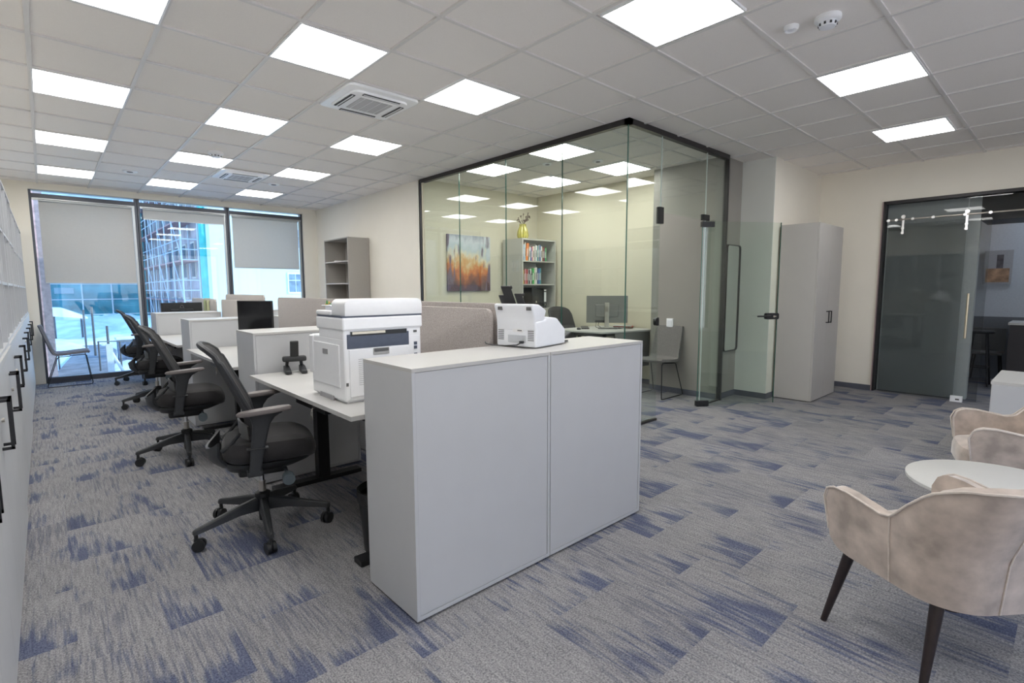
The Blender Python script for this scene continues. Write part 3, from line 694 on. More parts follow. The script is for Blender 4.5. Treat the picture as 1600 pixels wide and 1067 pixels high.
        cb.cyl(P(.014, -.026, .034), P(.014, -.006, .034), .034, n=20).cyl(P(.014, .006, .034), P(.014, .026, .034), .034, n=20).cyl(P(0, 0, .05), P(0, 0, .11), .011).cyl(P(.014, -.02, .034), P(.014, .02, .034), .010).box(-.012, .03, -.008, .008, .03, .075, .003, M=q)
        cb.build('caster', blackp, base, True)
    return t
oc = office_chair('black mesh swivel chair at the nearest desk, beside the printer', (.93, 3.37, 0), math.radians(-13), math.radians(56))
dup(oc, (.875, 5.39, 0), math.radians(-10), 'black mesh swivel chair second from camera, in the aisle')
c3 = dup(oc, (1.02, 8.10, 0), math.radians(-8), 'black mesh swivel chair third from camera, partly behind the second')
c4 = dup(oc, (1.12, 10.25, 0), math.radians(-7), 'black mesh swivel chair nearest the window')
dup(oc, (6.42, 5.72, 0), math.radians(-100), 'black mesh office chair behind the desk inside the glass office', 'office chair in the glass office')

def visitor_chair(label, loc, rz, fab):
    t = thing('visitor_chair', label, 'chair', loc, rz, 'grey upholstered sled base chairs')
    pts = [(.235, .508), (.215, .520), (.12, .512), (-.08, .492), (-.17, .494), (-.215, .525), (-.235, .58), (-.275, .72), (-.32, .88), (-.345, .965)]
    def sf(u, v):
        k = v*(len(pts)-1); i = min(int(k), len(pts)-2); f = k-i
        x = pts[i][0]*(1-f)+pts[i+1][0]*f; z = pts[i][1]*(1-f)+pts[i+1][1]*f; s = (u-.5)*2
        w_ = .225-.02*max(0, (v-.55)/.45)
        return (x+(.02*s*s if v > .5 else 0), s*w_, z+(.012*s*s if v < .5 else 0))
    def half(a, b): return lambda u, v: sf(u, a+(b-a)*v)
    MB().sheet(half(0, .56), 10, 14, .036).build('seat', fab, t, True)
    MB().sheet(half(.555, 1), 10, 14, .032).build('backrest', fab, t, True)
    for s in (-1, 1):
        y = s*.20; yb = s*.235
        MB().tube([(.0, y*.55, .47), (.17, y, .484), (.195, y, .47), (.245, yb, .03), (.235, yb, .010), (.21, yb, .006), (-.27, yb, .006), (-.30, yb, .012), (-.295, yb, .04), (-.16, y, .45), (-.13, y, .468), (-.0, y*.55, .465)], .0065, 8).build('sled_leg', blackm, t, True)
    MB().tube([(.0, -.115, .468), (.0, .115, .468)], .0065, 8).build('cross_bar', blackm, t, True)
    return t
visitor_chair('slim grey upholstered chair on black wire sled by the window', (.24, 10.86, 0), 0, chairfab_b)
visitor_chair('grey fabric visitor chair with black wire sled inside glass office', (6.30, 3.92, 0), PI, chairfab)

def armchair(label, loc, rz):
    t = thing('armchair', label, 'armchair', loc, rz, 'taupe velvet armchairs')
    # plan path (local: +x forward)
    path = []
    path += [(.29, .315)]+[(.29-.06*k, .322) for k in range(1, 7)]
    for k in range(0, 9):
        a = PI/2+PI/2*k/8; path.append((-.12+.19*math.cos(a), .13+.192*math.sin(a)))
    path += [(-.318, .06), (-.325, 0)]
    full = path+[(x, -y) for x, y in path[-2::-1]]
    # arc length
    d = [0]
    for a, b in zip(full, full[1:]): d.append(d[-1]+math.hypot(a[0]-b[0], a[1]-b[1]))
    D = d[-1]; tt = [q/D for q in d]
    def top(s):
        s = min(s, 1-s)
        return interp([(0, .57), (.012, .615), (.035, .638), (.08, .638), (.13, .625), (.175, .612), (.205, .622), (.24, .70), (.275, .775), (.31, .812), (.36, .826), (.5, .83)], s)
    def bot(s):
        s = min(s, 1-s); return interp([(0, .40), (.02, .365), (.06, .35), (.5, .338)], s)
    def plan(s):
        for i in range(len(tt)-1):
            if s <= tt[i+1]+1e-9:
                f = (s-tt[i])/(tt[i+1]-tt[i]); return (full[i][0]*(1-f)+full[i+1][0]*f, full[i][1]*(1-f)+full[i+1][1]*f)
        return full[-1]
    def sf(u, v):
        x, y = plan(u); zt, zb_ = top(u), bot(u); z = zb_+(zt-zb_)*v
        k = 1-(1-(z-.31)/.5)*.16; bulge = 0
        lean = -.07*max(0, (z-.55)/.27)*max(0, (-x)/.32)
        return (x*k+lean+.02*(1-k), y*(k if True else 1), z)
    NU = 72
    MB().sheet(sf, NU, 14, .048).build('shell', velvet, t, True)
    cx_, cy2 = -.02, 0
    def outer(u, v, o=.026):
        p = Vector(sf(u, v)); e = .004
        q0 = Vector(sf(max(0, u-e), v)); q1 = Vector(sf(min(1, u+e), v)); tg = (q1-q0); n = Vector((tg.y, -tg.x, 0)).normalized()
        if n.dot(Vector((p.x-cx_, p.y, 0))) < 0: n = -n
        return p+n*o
    rim = [outer(0, v/6) for v in range(1, 6)]+[outer(u/80, 1) for u in range(81)]+[outer(1, 1-v/6) for v in range(1, 6)]
    MB().tube(rim, .005, 6).build('piping', pipem, t, True)
    for us in (.20, .80, .43, .57): MB().tube([outer(us+(.06 if us < .5 else -.06)*0, v/10) for v in range(11)], .0032, 6).build('seam', pipem, t, True)
    sec = []
    for z, f in ((.33, .94), (.36, 1), (.43, 1), (.465, .96), (.48, .82), (.484, .5)):
        sec.append([(x, y, z) for x, y in superell(.01, 0, .285*f, .262*f, 32, 4)])
    MB().loft(sec).build('seat_cushion', velvet, t, True)
    MB().prism(rrect(-.20, .22, -.20, .20, .04), .30, .335).build('seat_base', darkwood, t)
    for lx, ly, fx_, fy in ((.20, .235, .245, .315), (.20, -.235, .245, -.315), (-.17, .225, -.205, .315), (-.17, -.225, -.205, -.315)):
        MB().cyl((fx_, fy, 0), (lx, ly, .350), .0125, .024, n=20).build('leg', darkwood, t, True)
    return t
armchair('taupe velvet armchair nearest the camera, seen from behind', (2.665, .305, 0), math.radians(60))
armchair('taupe velvet armchair beyond the round table', (4.56, .21, 0), math.radians(105))
t = thing('round_table', 'round white topped side table between two velvet armchairs', 'table', (3.62, .20, 0))
MB().lathe([(0, .456), (.395, .456), (.40, .460), (.40, .475), (.395, .478), (0, .478)], n=64).build('table_top', mat('matt white table top', (.58, .58, .56), .45, nz=.01), t, True)
for k in range(4):
    a = PI/4+k*PI/2+.55; MB().cyl((.30*math.cos(a), .30*math.sin(a), 0), (.17*math.cos(a), .17*math.sin(a), .43), .011, .02, n=16).build('leg', darkwood, t, True)
MB().box(-.17, .17, -.025, .025, .423, .456, M=Matrix.Rotation(PI/4+.55, 4, 'Z')).box(-.17, .17, -.025, .025, .423, .456, M=Matrix.Rotation(-PI/4+.55, 4, 'Z')).build('cross_brace', darkwood, t)

# ================================================================== STORAGE AND WORKSTATIONS
def cabinet(label, x0, x1, y0, y1, h, group, panel='-y', name='storage_cabinet'):
    t = thing(name, label, 'cabinet', (x0, y0, 0), 0, group)
    w, d = x1-x0, y1-y0; e = .0015
    MB().box(e, .018, 0, d, .012, h-.018, .001).box(w-.018, w-e, 0, d, .012, h-.018, .001).box(.018, w-.018, .008, d-.004, .012, .03).box(.018, w-.018, .0, .003, .012, .03)\
        .box(.018, w-.018, .02, .03, .03, h-.018).box(.018, w-.018, d-.03, d-.02, .03, h-.018).build('carcass', lam, t)
    MB().box(e, w-e, 0, d, h-.018, h, .0012).build('top_panel', lam_top, t)
    MB().box(.020, w-.020, .0035, .018, .032, h-.020, .0008).build('back_panel', lam, t)
    MB().box(.02, w-.02, d-.018, d-.002, .034, h-.022, .0008).build('front_panel', lam, t)
    MB().box(.03, w-.03, .03, d-.03, 0, .012).build('plinth', blackp, t)
    return t
cabinet('left one of the two pale grey storage cabinets in the foreground', 1.134, 1.994, 1.89, 2.342, 1.162, 'pair of pale storage cabinets in the foreground')
cabinet('right one of the two foreground storage cabinets, under the document scanner', 1.996, 2.866, 1.89, 2.342, 1.162, 'pair of pale storage cabinets in the foreground')
for (y0, y1, l) in ((4.13, 4.58, 'pale cabinet divider directly behind the printer desk'), (6.43, 6.88, 'pale cabinet divider between second and third desks'), (8.66, 9.12, 'pale cabinet divider nearest the window')):
    cabinet(l, 1.13, 1.955, y0, y1, 1.178, 'cabinet dividers between the desks')
    cabinet(l.replace('pale', 'far side pale'), 2.11, 2.94, y0, y1, 1.178, 'cabinet dividers between the desks')

def desk(label, x0, x1, y0, y1, group, side=1, key=True):
    t = thing('desk', label, 'desk', (x0, y0, 0), 0, group); w, d = x1-x0, y1-y0
    MB().box(0, w, 0, d, .845, .87, .0015).build('desktop', lam_top, t)
    MB().box(.25, .31, .12, d-.12, .805, .844).box(w-.2, w-.14, .12, d-.12, .805, .844).build('under_frame', blackm, t)
    for y in (.16, d-.16):
        MB().box(.41, .50, y-.04, y+.04, .03, .80, .003).box(.08, .76, y-.045, y+.045, .0, .032, .004).box(.15, w-.1, y-.03, y+.03, .79, .843).build('leg', blackm, t)
    if key:
        kx = .07
        dr = MB().box(.04, .42, d*.25, d*.25+.45, .795, .843, .003).build('pencil_drawer', blackm, t)
        l_ = MB().cyl((.04, d*.34, .815), (.03, d*.34, .815), .012).build('lock', chrome, dr, True)
        k = MB(); k.tube([(.03, d*.34, .81), (.024, d*.34, .79)], .003)
        k.tube([(.024+.0*math.cos(a), d*.34+.014*math.cos(a), .775+.016*math.sin(a)) for a in [2*PI*q/12 for q in range(12)]], .003, 5, True)
        k.box(.022, .026, d*.348, d*.34+.008, .715, .758).box(.021, .027, d*.34-.015, d*.34+.015, .745, .765, .002)
        k.build('key', steel, dr)
        MB().box(.04, .075, .23, .33, .815, .844, .003).build('height_switch', greyp, t)
    return t
desk('pale sit stand desk carrying the white printer', 1.085, 1.945, 2.39, 4.10, 'sit stand desks on the aisle side')
desk('pale sit stand desk with two small jars, second from camera', 1.085, 1.945, 4.62, 6.40, 'sit stand desks on the aisle side')
desk('pale sit stand desk, third from camera', 1.085, 1.945, 6.92, 8.63, 'sit stand desks on the aisle side')
desk('pale sit stand desk nearest the window', 1.085, 1.945, 9.16, 10.80, 'sit stand desks on the aisle side')
for y0, y1, l in ((2.39, 4.10, 'pale desk on the far side of the grey screens, nearest'), (4.62, 6.40, 'pale desk beyond the screens, second'), (6.92, 8.63, 'pale desk beyond the screens, third')):
    desk(l, 2.12, 2.93, y0, y1, 'desks beyond the screens', key=False)

def screen(label, x, y0, y1, z0, z1, m, r=.05):
    t = thing('desk_screen', label, 'screen', (x, y0, 0), 0, 'upholstered desk screens')
    MB().prism(rrect(0, y1-y0, z0, z1, r, 6, (0, 0, 1, 1)), -.014, .014, M=YZM, bev=.006, seg=2).build('panel', m, t, True)
    for y in (.3, y1-y0-.3): MB().box(-.022, .022, y-.03, y+.03, .80, .875, .003).build('clamp', blackm, t)
    return t
screen('grey fabric desk screen right behind the document scanner', 1.985, 2.37, 4.06, .78, 1.382, fabric)
screen('taller grey fabric desk screen behind the front one', 2.078, 2.36, 4.08, .78, 1.412, fabric)
screen('beige fabric desk screen with coloured pins behind the printer', 2.078, 4.64, 6.46, .78, 1.412, fabric)
screen('beige fabric desk screen, lower front one near third desk', 1.985, 6.92, 8.72, .78, 1.362, fabric_l)
screen('beige fabric desk screen, taller rear one near third desk', 2.078, 7.0, 8.85, .78, 1.437, fabric_l)
screen('pale fabric desk screen nearest the window with hanging cloths', 1.985, 9.1, 10.8, .78, 1.36, fabric_l)
# pins on the screen, cloths
for k, (c, dy, dz) in enumerate((('yellow', 0, .0), ('green', .05, -.015), ('orange', .08, .004), ('red', .12, -.004))):
    t = thing('push_pin', '%s push pin near the corner of the beige screen' % c, 'pin', (2.062, 4.93-dy, 1.375+dz), 0, 'coloured pins on the beige screen')
    MB().cyl((0, 0, 0), (-.008, 0, 0), .012, .009, 12).build('head', mat(c+' pin plastic', COLS[c], .4), t, True)
for k, (dy, c, l) in enumerate(((0, (.45, .50, .25), 'olive green cloth hanging over the screen by the window'), (.22, (.62, .62, .35), 'pale yellow cloth hanging over the screen by the window'))):
    t = thing('hanging_cloth', l, 'cloth', (1.985, 9.75-dy, 1.363))
    def hf(u, v, s=1):
        q = (v-.5)*2; x = .018*q; z = .004-abs(q)**1.0*.24 if abs(q) > .2 else .004
        return (-.024 if q < -.2 else .024 if q > .2 else x, (u-.5)*.16, z+(.012*math.sin(u*9) if abs(q) > .9 else 0))
    MB().sheet(hf, 8, 16, .004).build('cloth', mat('cloth%d' % k, c, .9), t, True)

# monitors at the desks
monitor('black monitor on the second desk above the first divider', (1.46, 5.22, .87), math.atan2(-.4, -.917)+PI/2, .46, .40, .33, back=blackp)
m = monitor('black monitor seen from behind near the window', (1.65, 9.85, .87), math.radians(172), .57, .32, .27, back=blackp)
MB().tube([(.0+.02*math.cos(a), .04, .36+.03*math.sin(a)) for a in [2*PI*q/14 for q in range(14)]], .004, 6, True).build('cable_loop', greyp, m, True)

# jars on desk two
for k, (x, y, l) in enumerate(((1.64, 6.24, 'left glass jar with dark contents on the second desk'), (1.75, 6.20, 'right glass jar with dark contents on the second desk'))):
    t = thing('glass_jar', l, 'jar', (x, y, .87))
    MB().lathe([(0, 0), (.045, 0), (.05, .01), (.05, .10), (.047, .102), (.046, .012), (0, .010)]).build('glass', mat('jar glass', (.55, .54, .50), .15, nz=.05), t, True)
    MB().lathe([(0, .012), (.044, .012), (.044, .05+.03*k), (0, .055+.03*k)]).build('contents', mat('coffee', (.10, .07, .05), .8), t, True)
t = thing('laptop', 'closed dark laptop on the second desk', 'laptop', (1.62, 5.78, .87), .1)
MB().box(-.16, .16, -.11, .11, 0, .02, .005).build('body', blackp2, t)
MB().box(-.158, .158, -.108, .108, .02, .024, .001).build('lid', greyp, t)
t = thing('desk_phone', 'small black telephone on the second desk', 'phone', (1.72, 5.62, .87), .3)
MB().prism([(-.08, 0), (.08, 0), (.08, .05), (-.08, .025)], -.07, .07, M=RX90, bev=.004).build('body', blackp, t)
MB().box(-.07, .07, -.09, -.05, .045, .07, .008).build('handset', blackp2, t)
# laptop stand on desk one
t = thing('laptop_stand', 'black folding laptop stand on the printer desk', 'stand', (1.38, 3.99, .87), math.radians(-103))
for s in (-1, 1):
    MB().prism([(-.08, 0), (.055, 0), (.10, .004), (.10, .026), (.05, .036), (-.04, .05), (-.08, .05)], -.020, .020, M=Matrix.Translation((0, s*.055, 0)) @ RX90 @ Matrix.Translation((0, 0, 0)), bev=.005).build('foot', blackp2, t, True)
    MB().tube([(-.06, s*.055, .03), (-.05, s*.05, .075), (-.03, s*.045, .10)], .012, 8).build('hinge_arm', blackp2, t, True)
MB().box(-.055, .01, -.085, .085, .085, .125, .012).build('cradle', blackp2, t, True)
MB().box(-.012, .012, -.03, .03, 0, .15, .006, M=Matrix.Translation((-.02, 0, .10)) @ Matrix.Rotation(math.radians(14), 4, 'Y')).build('upright_plate', blackp, t)
t = thing('wall_socket', 'small grey socket outlet on the divider above printer desk', 'socket', (1.90, 4.128, .93))
MB().box(-.02, .02, -.008, .004, -.025, .025, .002).build('plate', greyp, t)

# ---- printer
PX0, PX1, PY0, PY1, PZ = 1.185, 1.675, 2.67, 3.13, .87
t = thing('printer', 'large white multifunction laser printer standing on the nearest desk', 'printer', (PX0, PY0, PZ))
w, d = PX1-PX0, PY1-PY0
MB().box(0, w, 0, d, .012, .365, .010).box(.0, w, .0, d-.12, .35, .43, .010).box(.02, w-.02, .02, d-.02, 0, .02).build('body', whitep, t)
MB().box(-.006, w+.008, -.008, d-.10, .405, .478, .010).build('scanner_bed', whitep, t)
MB().box(-.003, w+.004, -.003, d-.12, .476, .486).build('lid_gap', bluegrey, t)
MB().prism(rrect(.01, w+.008, .485, .578, .035, 6, (0, 0, 1, 1)), -.17, .008, M=XZ(0), bev=.006).build('document_feeder', whitep, t, True)
MB().box(-.004, w, .165, d-.10, .484, .512, .008).build('scanner_lid', whitep, t)
MB().box(.02, w-.05, .20, .33, .535, .541, .002).build('paper_tray', whitep2, t)
MB().box(.03, .06, .20, .30, .512, .536).box(w-.09, w-.06, .20, .30, .512, .536).build('tray_support', whitep2, t)
MB().box(.02, w-.085, -.004, .01, .305, .385, .002).build('rear_band', bluegrey, t)
MB().box(.04, w-.10, -.0055, -.002, .375, .400).build('output_slot', blackp, t)
MB().box(.05, w-.24, -.0065, -.004, .384, .398).build('output_paper', mat('cream paper', (.75, .70, .60), .8), t)
rd = MB().box(.028, w-.088, -.007, .004, .035, .300, .004).build('rear_door', whitep, t)
MB().box(.17, .27, -.010, -.006, .262, .300, .003).build('latch_recess', mat('latch grey', (.42, .42, .41), .5), rd)
MB().box(.175, .265, -.012, -.009, .280, .298, .003).build('latch', greyp, rd).location = (0, 0, 0)
v = MB()
for k in range(14): v.box(.08, .30, -.0085, -.0065, .10+k*.011, .103+k*.011)
v.build('vent', mat('vent shadow grey', (.50, .51, .52), .6), rd)
for k, z in enumerate((.205, .232, .275, .300)): MB().box(w-.05, w-.03, -.004, .004, z, z+.018).build('port', bluegrey, t)
MB().box(w-.052, w-.03, -.003, .003, .375, .388).build('label_mark', greyp, t)
MB().box(.008, .020, -.004, .004, .10, .118).build('label_mark', greyp, t)
sd = MB().box(-.006, .004, .055, d-.02, .085, .325, .003).build('side_door', whitep, t)
MB().box(-.008, -.004, .20, .275, .262, .292, .002).build('grip_recess', mat('grip shadow', (.33, .33, .34), .6), sd)
MB().box(-.004, .01, .15, .34, .0, .028).build('base_notch', mat('notch grey', (.38, .38, .40), .6), t)
MB().box(-.012, .10, d-.05, d+.012, .13, .36, .008).build('control_side', whitep, t)
# small items on the printer
t = thing('highlighter', 'small yellow black glue bottle standing on the printer', 'bottle', (PX0+.05, 2.99, PZ+.512))
MB().cyl((0, 0, 0), (0, 0, .035), .011).build('bottle', mat('yellow black label', (.30, .22, .02), .4, nz=.9, nscale=120), t, True)
MB().cyl((0, 0, .035), (0, 0, .055), .006, .003).build('cap', mat('green cap', (.05, .25, .06), .4), t, True)

# ---- document scanner on the cabinet
t = thing('document_scanner', 'white sheet fed document scanner on the foreground cabinets', 'scanner', (2.16, 2.205, 1.162), math.radians(12))
prof = [(-.165, .006), (.165, .006), (.165, .095), (.07, .165), (-.045, .178), (-.065, .16), (-.165, .155)]
MB().prism(prof, -.14, .14, M=Matrix.Translation((0, 0, 0)) @ RX90, bev=.012, seg=3).build('body', whitep2, t, True)
MB().prism([(-.168, .10), (-.10, .14), (-.07, .16), (-.045, .215), (-.12, .25), (-.19, .255), (-.198, .245), (-.175, .17)], -.135, .135, M=RX90, bev=.010, seg=3).build('feeder_hopper', whitep2, t, True)
MB().prism([(-.12, .235), (-.04, .14), (-.03, .15), (-.105, .247)], -.10, .10, M=RX90).build('feed_chute', greyp, t)
for s, L_, y in ((0, .15, .04), (1, .10, -.03), (2, .09, .085)):
    M = Matrix.Translation((-.135, y, .225)) @ Matrix.Rotation(math.radians(-30), 4, 'Y')
    MB().box(-.004, .004, -.032 if s == 0 else -.025, .032 if s == 0 else .025, 0, L_, .002, M=M).box(-.006, .006, -.04, -.030, L_*.88, L_, M=M).build('paper_support', blackp, t)
MB().prism([(.15, .012), (.24, .03), (.30, .055), (.30, .062), (.23, .042), (.15, .03)], -.10, .10, M=RX90).prism([(.15, .005), (.25, .008), (.25, .016), (.15, .014)], -.11, .11, M=RX90).build('exit_tray', blackp2, t)
v = MB()
for k in range(9):
    z = .045+k*.0105
    v.box(-.1672, -.1645, -.125, -.085, z, z+.004).box(-.1672, -.1645, .085, .125, z, z+.004)
v.build('vent', greyp, t)
MB().box(-.1675, -.160, -.07, .055, .03, .075, .003).build('connector_recess', mat('recess white', (.50, .52, .55), .5), t)
MB().box(-.169, -.166, -.05, .02, .092, .112).build('rating_label', mat('label white', (.80, .80, .80), .5), t)
MB().box(-.170, -.168, -.045, -.015, .098, .104).build('label_print', greyp, t)
for y in (-.11, .09): MB().box(-.198, -.188, y-.016, y+.016, .218, .238, .002).build('badge', greyp, t)
MB().tube([(-.17, -.05, .035), (-.185, -.02, .018), (-.20, .05, .012), (-.21, .13, .012), (-.19, .20, .014), (-.16, .23, .02)], .0035, 6).box(-.185, -.165, -.06, -.035, .028, .042, .003).build('power_cable', blackp, t, True)

# ---- waste bin
t = thing('waste_bin', 'black waste bin with liner under the printer desk', 'bin', (1.375, 2.63, 0))
MB().lathe([(0, .006), (.11, .0), (.115, .004), (.145, .36), (.14, .36), (.108, .012), (0, .012)], n=32).build('bucket', blackp, t, True)
MB().lathe([(.147, .30), (.150, .34), (.149, .366), (.142, .368), (.138, .33)], n=32).build('liner', mat('black bin liner', (.02, .02, .02), .25, bump=1, bscale=60), t, True)

# ---- wall shelving on the left
def shelf_unit(y0, y1, xf, label1, label2, g):
    w = y1-y0; t = thing('base_cabinet', label1, 'cabinet', (xf, y0, 0), 0, 'white base cabinets along the left wall')
    e = .001; D_ = xf-XL
    MB().box(-D_+.02, -.02, e, .02, .03, 1.13).box(-D_+.02, -.02, w-.02, w-e, .03, 1.13).box(-D_+.02, -.03, .02, w-.02, .03, .05).box(-D_+.02, -D_+.03, .02, w-.02, .05, 1.13).build('carcass', lam, t)
    MB().box(-D_+.02, .002, e, w-e, 1.13, 1.158, .001).build('top_panel', lam_top, t)
    MB().box(-D_+.03, -.05, .01, w-.01, 0, .03).build('plinth', blackp, t)
    for s in (0, 1):
        ya = .002+s*(w/2); d_ = MB().box(-.019, 0, ya, ya+w/2-.004, .034, 1.126, .0015).build('door', lam, t)
        hy = w/2-.045 if s == 0 else w/2+.045
        MB().box(.028, .040, hy-.006, hy+.006, .82, 1.04).box(0, .04, hy-.006, hy+.006, .82, .832).box(0, .04, hy-.006, hy+.006, 1.028, 1.04).build('handle', blackm, d_)
        if s: MB().cyl((0, hy+.03, .93), (.010, hy+.03, .93), .010).build('lock', steel, d_, True)
    t = thing('open_shelf', label2, 'shelf', (xf-.008, y0, 1.158), 0, 'open shelving above the base cabinets'); D2 = D_-.04; hh = 1.25
    MB().box(-D2+.02, 0, e, .02, 0, hh).box(-D2+.02, 0, w-.02, w-e, 0, hh).box(-D2+.02, 0, .02, w-.02, hh-.02, hh).box(-D2+.02, 0, .02, w-.02, 0, .02).box(-D2+.02, -D2+.028, .02, w-.02, .02, hh-.02).build('carcass', lam, t)
    for z in (.405, .80): MB().box(-D2+.03, -.004, .02, w-.02, z-.02, z, .001).build('shelf', lam, t)
    MB().box(-D2+.03, -.004, w/2-.01, w/2+.01, .02, hh-.02).build('upright', lam, t)
ordn = ['nearest', 'second', 'third', 'fourth', 'fifth', 'sixth', 'seventh', 'eighth', 'ninth', 'farthest']
ub = []
for (a, b, n, xf) in ((1.66, 4.53, 3, -.18), (4.56, 7.43, 3, -.19), (7.46, 11.13, 4, -.20)):
    for k in range(n): ub.append((a+(b-a)*k/n, a+(b-a)*(k+1)/n, xf))
for k, (a, b, xf) in enumerate(ub):
    shelf_unit(a, b, xf, 'white base cabinet with black bar handles, %s from the camera' % ordn[k], 'white open shelf unit on the wall cabinets, %s from camera' % ordn[k], None)
for k, (c, q) in enumerate((('white', 'nearest the uprights'), ('pale blue', 'beside the white one'), ('grey', 'in the middle'), ('blue', 'next to the grey one'), ('cream', 'at the window end'))):
    t = thing('ring_binder', '%s ring binder in the open wall shelf, %s' % (c, q), 'binder', (-.26, 9.80+k*.09, 1.959), 0)
    MB().box(-.28, 0, 0, .075, 0, .30, .003).build('cover', mat(c+' book cover', COLS[c], .5, nz=.12, nscale=30), t)
    MB().box(-.001, .002, .015, .06, .10, .24).build('spine_label', whitep, t)
# aisle bookcase by the window
t = thing('bookcase', 'tall open grey bookcase against the aisle wall near window', 'bookcase', (4.03, 8.76, 0)); bw = 1.02
MB().box(0, .41, 0, .02, 0, 2.43).box(0, .41, bw-.02, bw, 0, 2.43).box(0, .41, .02, bw-.02, 2.41, 2.43).box(.40, .41, .02, bw-.02, .02, 2.41).box(0, .40, .02, bw-.02, .02, .04).build('carcass', mat('grey beige laminate', (.36, .34, .31), .45, nz=.02), t)
for z in (.42, .82, 1.22, 1.62, 2.02): MB().box(.004, .40, .02, bw-.02, z-.02, z).build('shelf', mat('pale shelf board', (.50, .47, .43), .45, nz=.02), t)
t = thing('paper_scrap', 'small crumpled white paper lying on a bookcase shelf', 'paper', (4.12, 9.4, 2.021))
MB().prism([(-.06, -.04), (.06, -.05), (.03, .02), (.05, .06), (-.05, .04)], 0, .02, bev=.004).build('sheet', whitep, t)

# ---- tall wardrobe on the right
t = thing('wardrobe', 'tall pale grey two door wardrobe beside the column', 'wardrobe', (7.34, 2.27, 0))
MB().box(0, .02, .02, .47, .012, 2.33, .001).box(.93, .95, .02, .47, .012, 2.33, .001).box(.02, .93, .02, .47, 2.31, 2.33).box(.02, .93, .02, .47, .03, .05).box(.02, .93, .46, .47, .05, 2.31).build('carcass', mat('warm grey laminate', (.50, .48, .455), .42, nz=.012, nscale=6), t)
MB().box(.03, .92, .06, .45, 0, .03).build('plinth', blackp, t)
for s in (0, 1):
    d_ = MB().box(.002+s*.475, .473+s*.475, 0, .019, .014, 2.328, .0015).build('door', MATS['warm grey laminate'], t)
    hx = .475+(-.05 if s == 0 else .05)
    MB().box(hx-.006, hx+.006, -.04, -.028, 1.03, 1.19).box(hx-.006, hx+.006, -.04, 0, 1.03, 1.042).box(hx-.006, hx+.006, -.04, 0, 1.178, 1.19).build('handle', blackm, d_)

# ---- low cabinet by the dark door
t = thing('low_cabinet', 'low white cabinet behind the far velvet armchair', 'cabinet', (5.55, -.43, 0))
MB().box(0, .82, 0, .85, .015, .73, .001).build('carcass', lam, t)
MB().box(-.004, .824, -.004, .855, .73, .752, .001).build('top_panel', lam_top, t)
MB().box(.03, .79, .03, .82, 0, .015).build('plinth', blackp, t)
for s in (0, 1): MB().box(-.018, 0, .003+s*.424, .421+s*.424, .02, .726, .001).build('door', lam, t)

# ================================================================== DARK GLASS DOORWAY AND LOBBY
fr = MB(); dk = mat('dark door frame', (.03, .028, .03), .4, metal=.3)
fr.box(XD-.02, XD+.13, 1.925, 1.955, 0, 2.70).box(XD-.02, XD+.13, -1.1, 1.955, 2.665, 2.705).box(XD-.02, XD+.13, -1.1, -1.07, 0, 2.7)
stru(fr.build('trim_2', dk), 'dark frame of the glass doorway')
stru(MB().box(XD-.03, XD-.018, 1.952, 1.965, 0, 2.70).build('trim_3', mat('pinkish wall edge trim', (.35, .26, .25), .5)))
t = thing('glass_partition', 'fixed smoked glass panel left of the lobby opening', 'glass panel', (XD+.05, 1.05, 0), 0, 'smoked glass of the doorway')
MB().box(-.006, .006, 0, .875, .01, 2.665).build('pane', smoke, t)
t = thing('glass_partition', 'smoked glass transom above the lobby opening', 'glass panel', (XD+.05, -1.06, 2.44), 0, 'smoked glass of the doorway')
MB().box(-.006, .006, 0, 2.10, 0, .225).build('pane', smoke, t)
t = thing('sliding_door', 'smoked glass sliding door hung from a steel rail', 'door', (XD-.06, .80, 0), 0)
MB().box(-.006, .006, 0, 1.07, .02, 2.37).build('leaf', smoke, t)
MB().cyl((-.045, .16, .84), (-.045, .16, 1.42), .013).cyl((-.045, .16, .93), (0, .16, .93), .008).cyl((-.045, .16, 1.33), (0, .16, 1.33), .008).build('bar_handle', mat('warm brass steel', (.80, .70, .52), .3, metal=1), t, True)
for y in (.24, .905):
    h_ = MB().box(-.014, -.007, y-.014, y+.014, 2.23, 2.46, .003).build('roller_hanger', chrome, t)
    MB().cyl((-.020, y, 2.468), (-.006, y, 2.468), .024, n=20).build('roller', chrome, h_, True)
    for z in (2.25, 2.31): MB().cyl((-.020, y, z), (-.012, y, z), .018, n=16).build('bolt', chrome, h_, True)
t = thing('door_rail', 'horizontal steel sliding rail with round standoffs', 'rail', (XD-.05, -1.0, 2.43))
MB().cyl((-.02, 0, 0), (-.02, 2.90, 0), .011, n=12).build('rail', steel, t, True)
for y in (2.87, 2.78, 2.60, 2.38, 2.06, 1.82, 1.45, 1.10): MB().cyl((-.034, y, 0), (.09, y, 0), .018, n=16).build('standoff', chrome, t, True)
t = thing('floor_guide', 'small white floor guide box at the foot of sliding door', 'door guide', (XD-.10, .93, 0))
MB().box(-.03, .02, 0, .125, 0, .078, .004).build('box', whitep, t)
MB().box(-.032, -.029, .03, .07, .025, .045).build('slot', greyp, t)
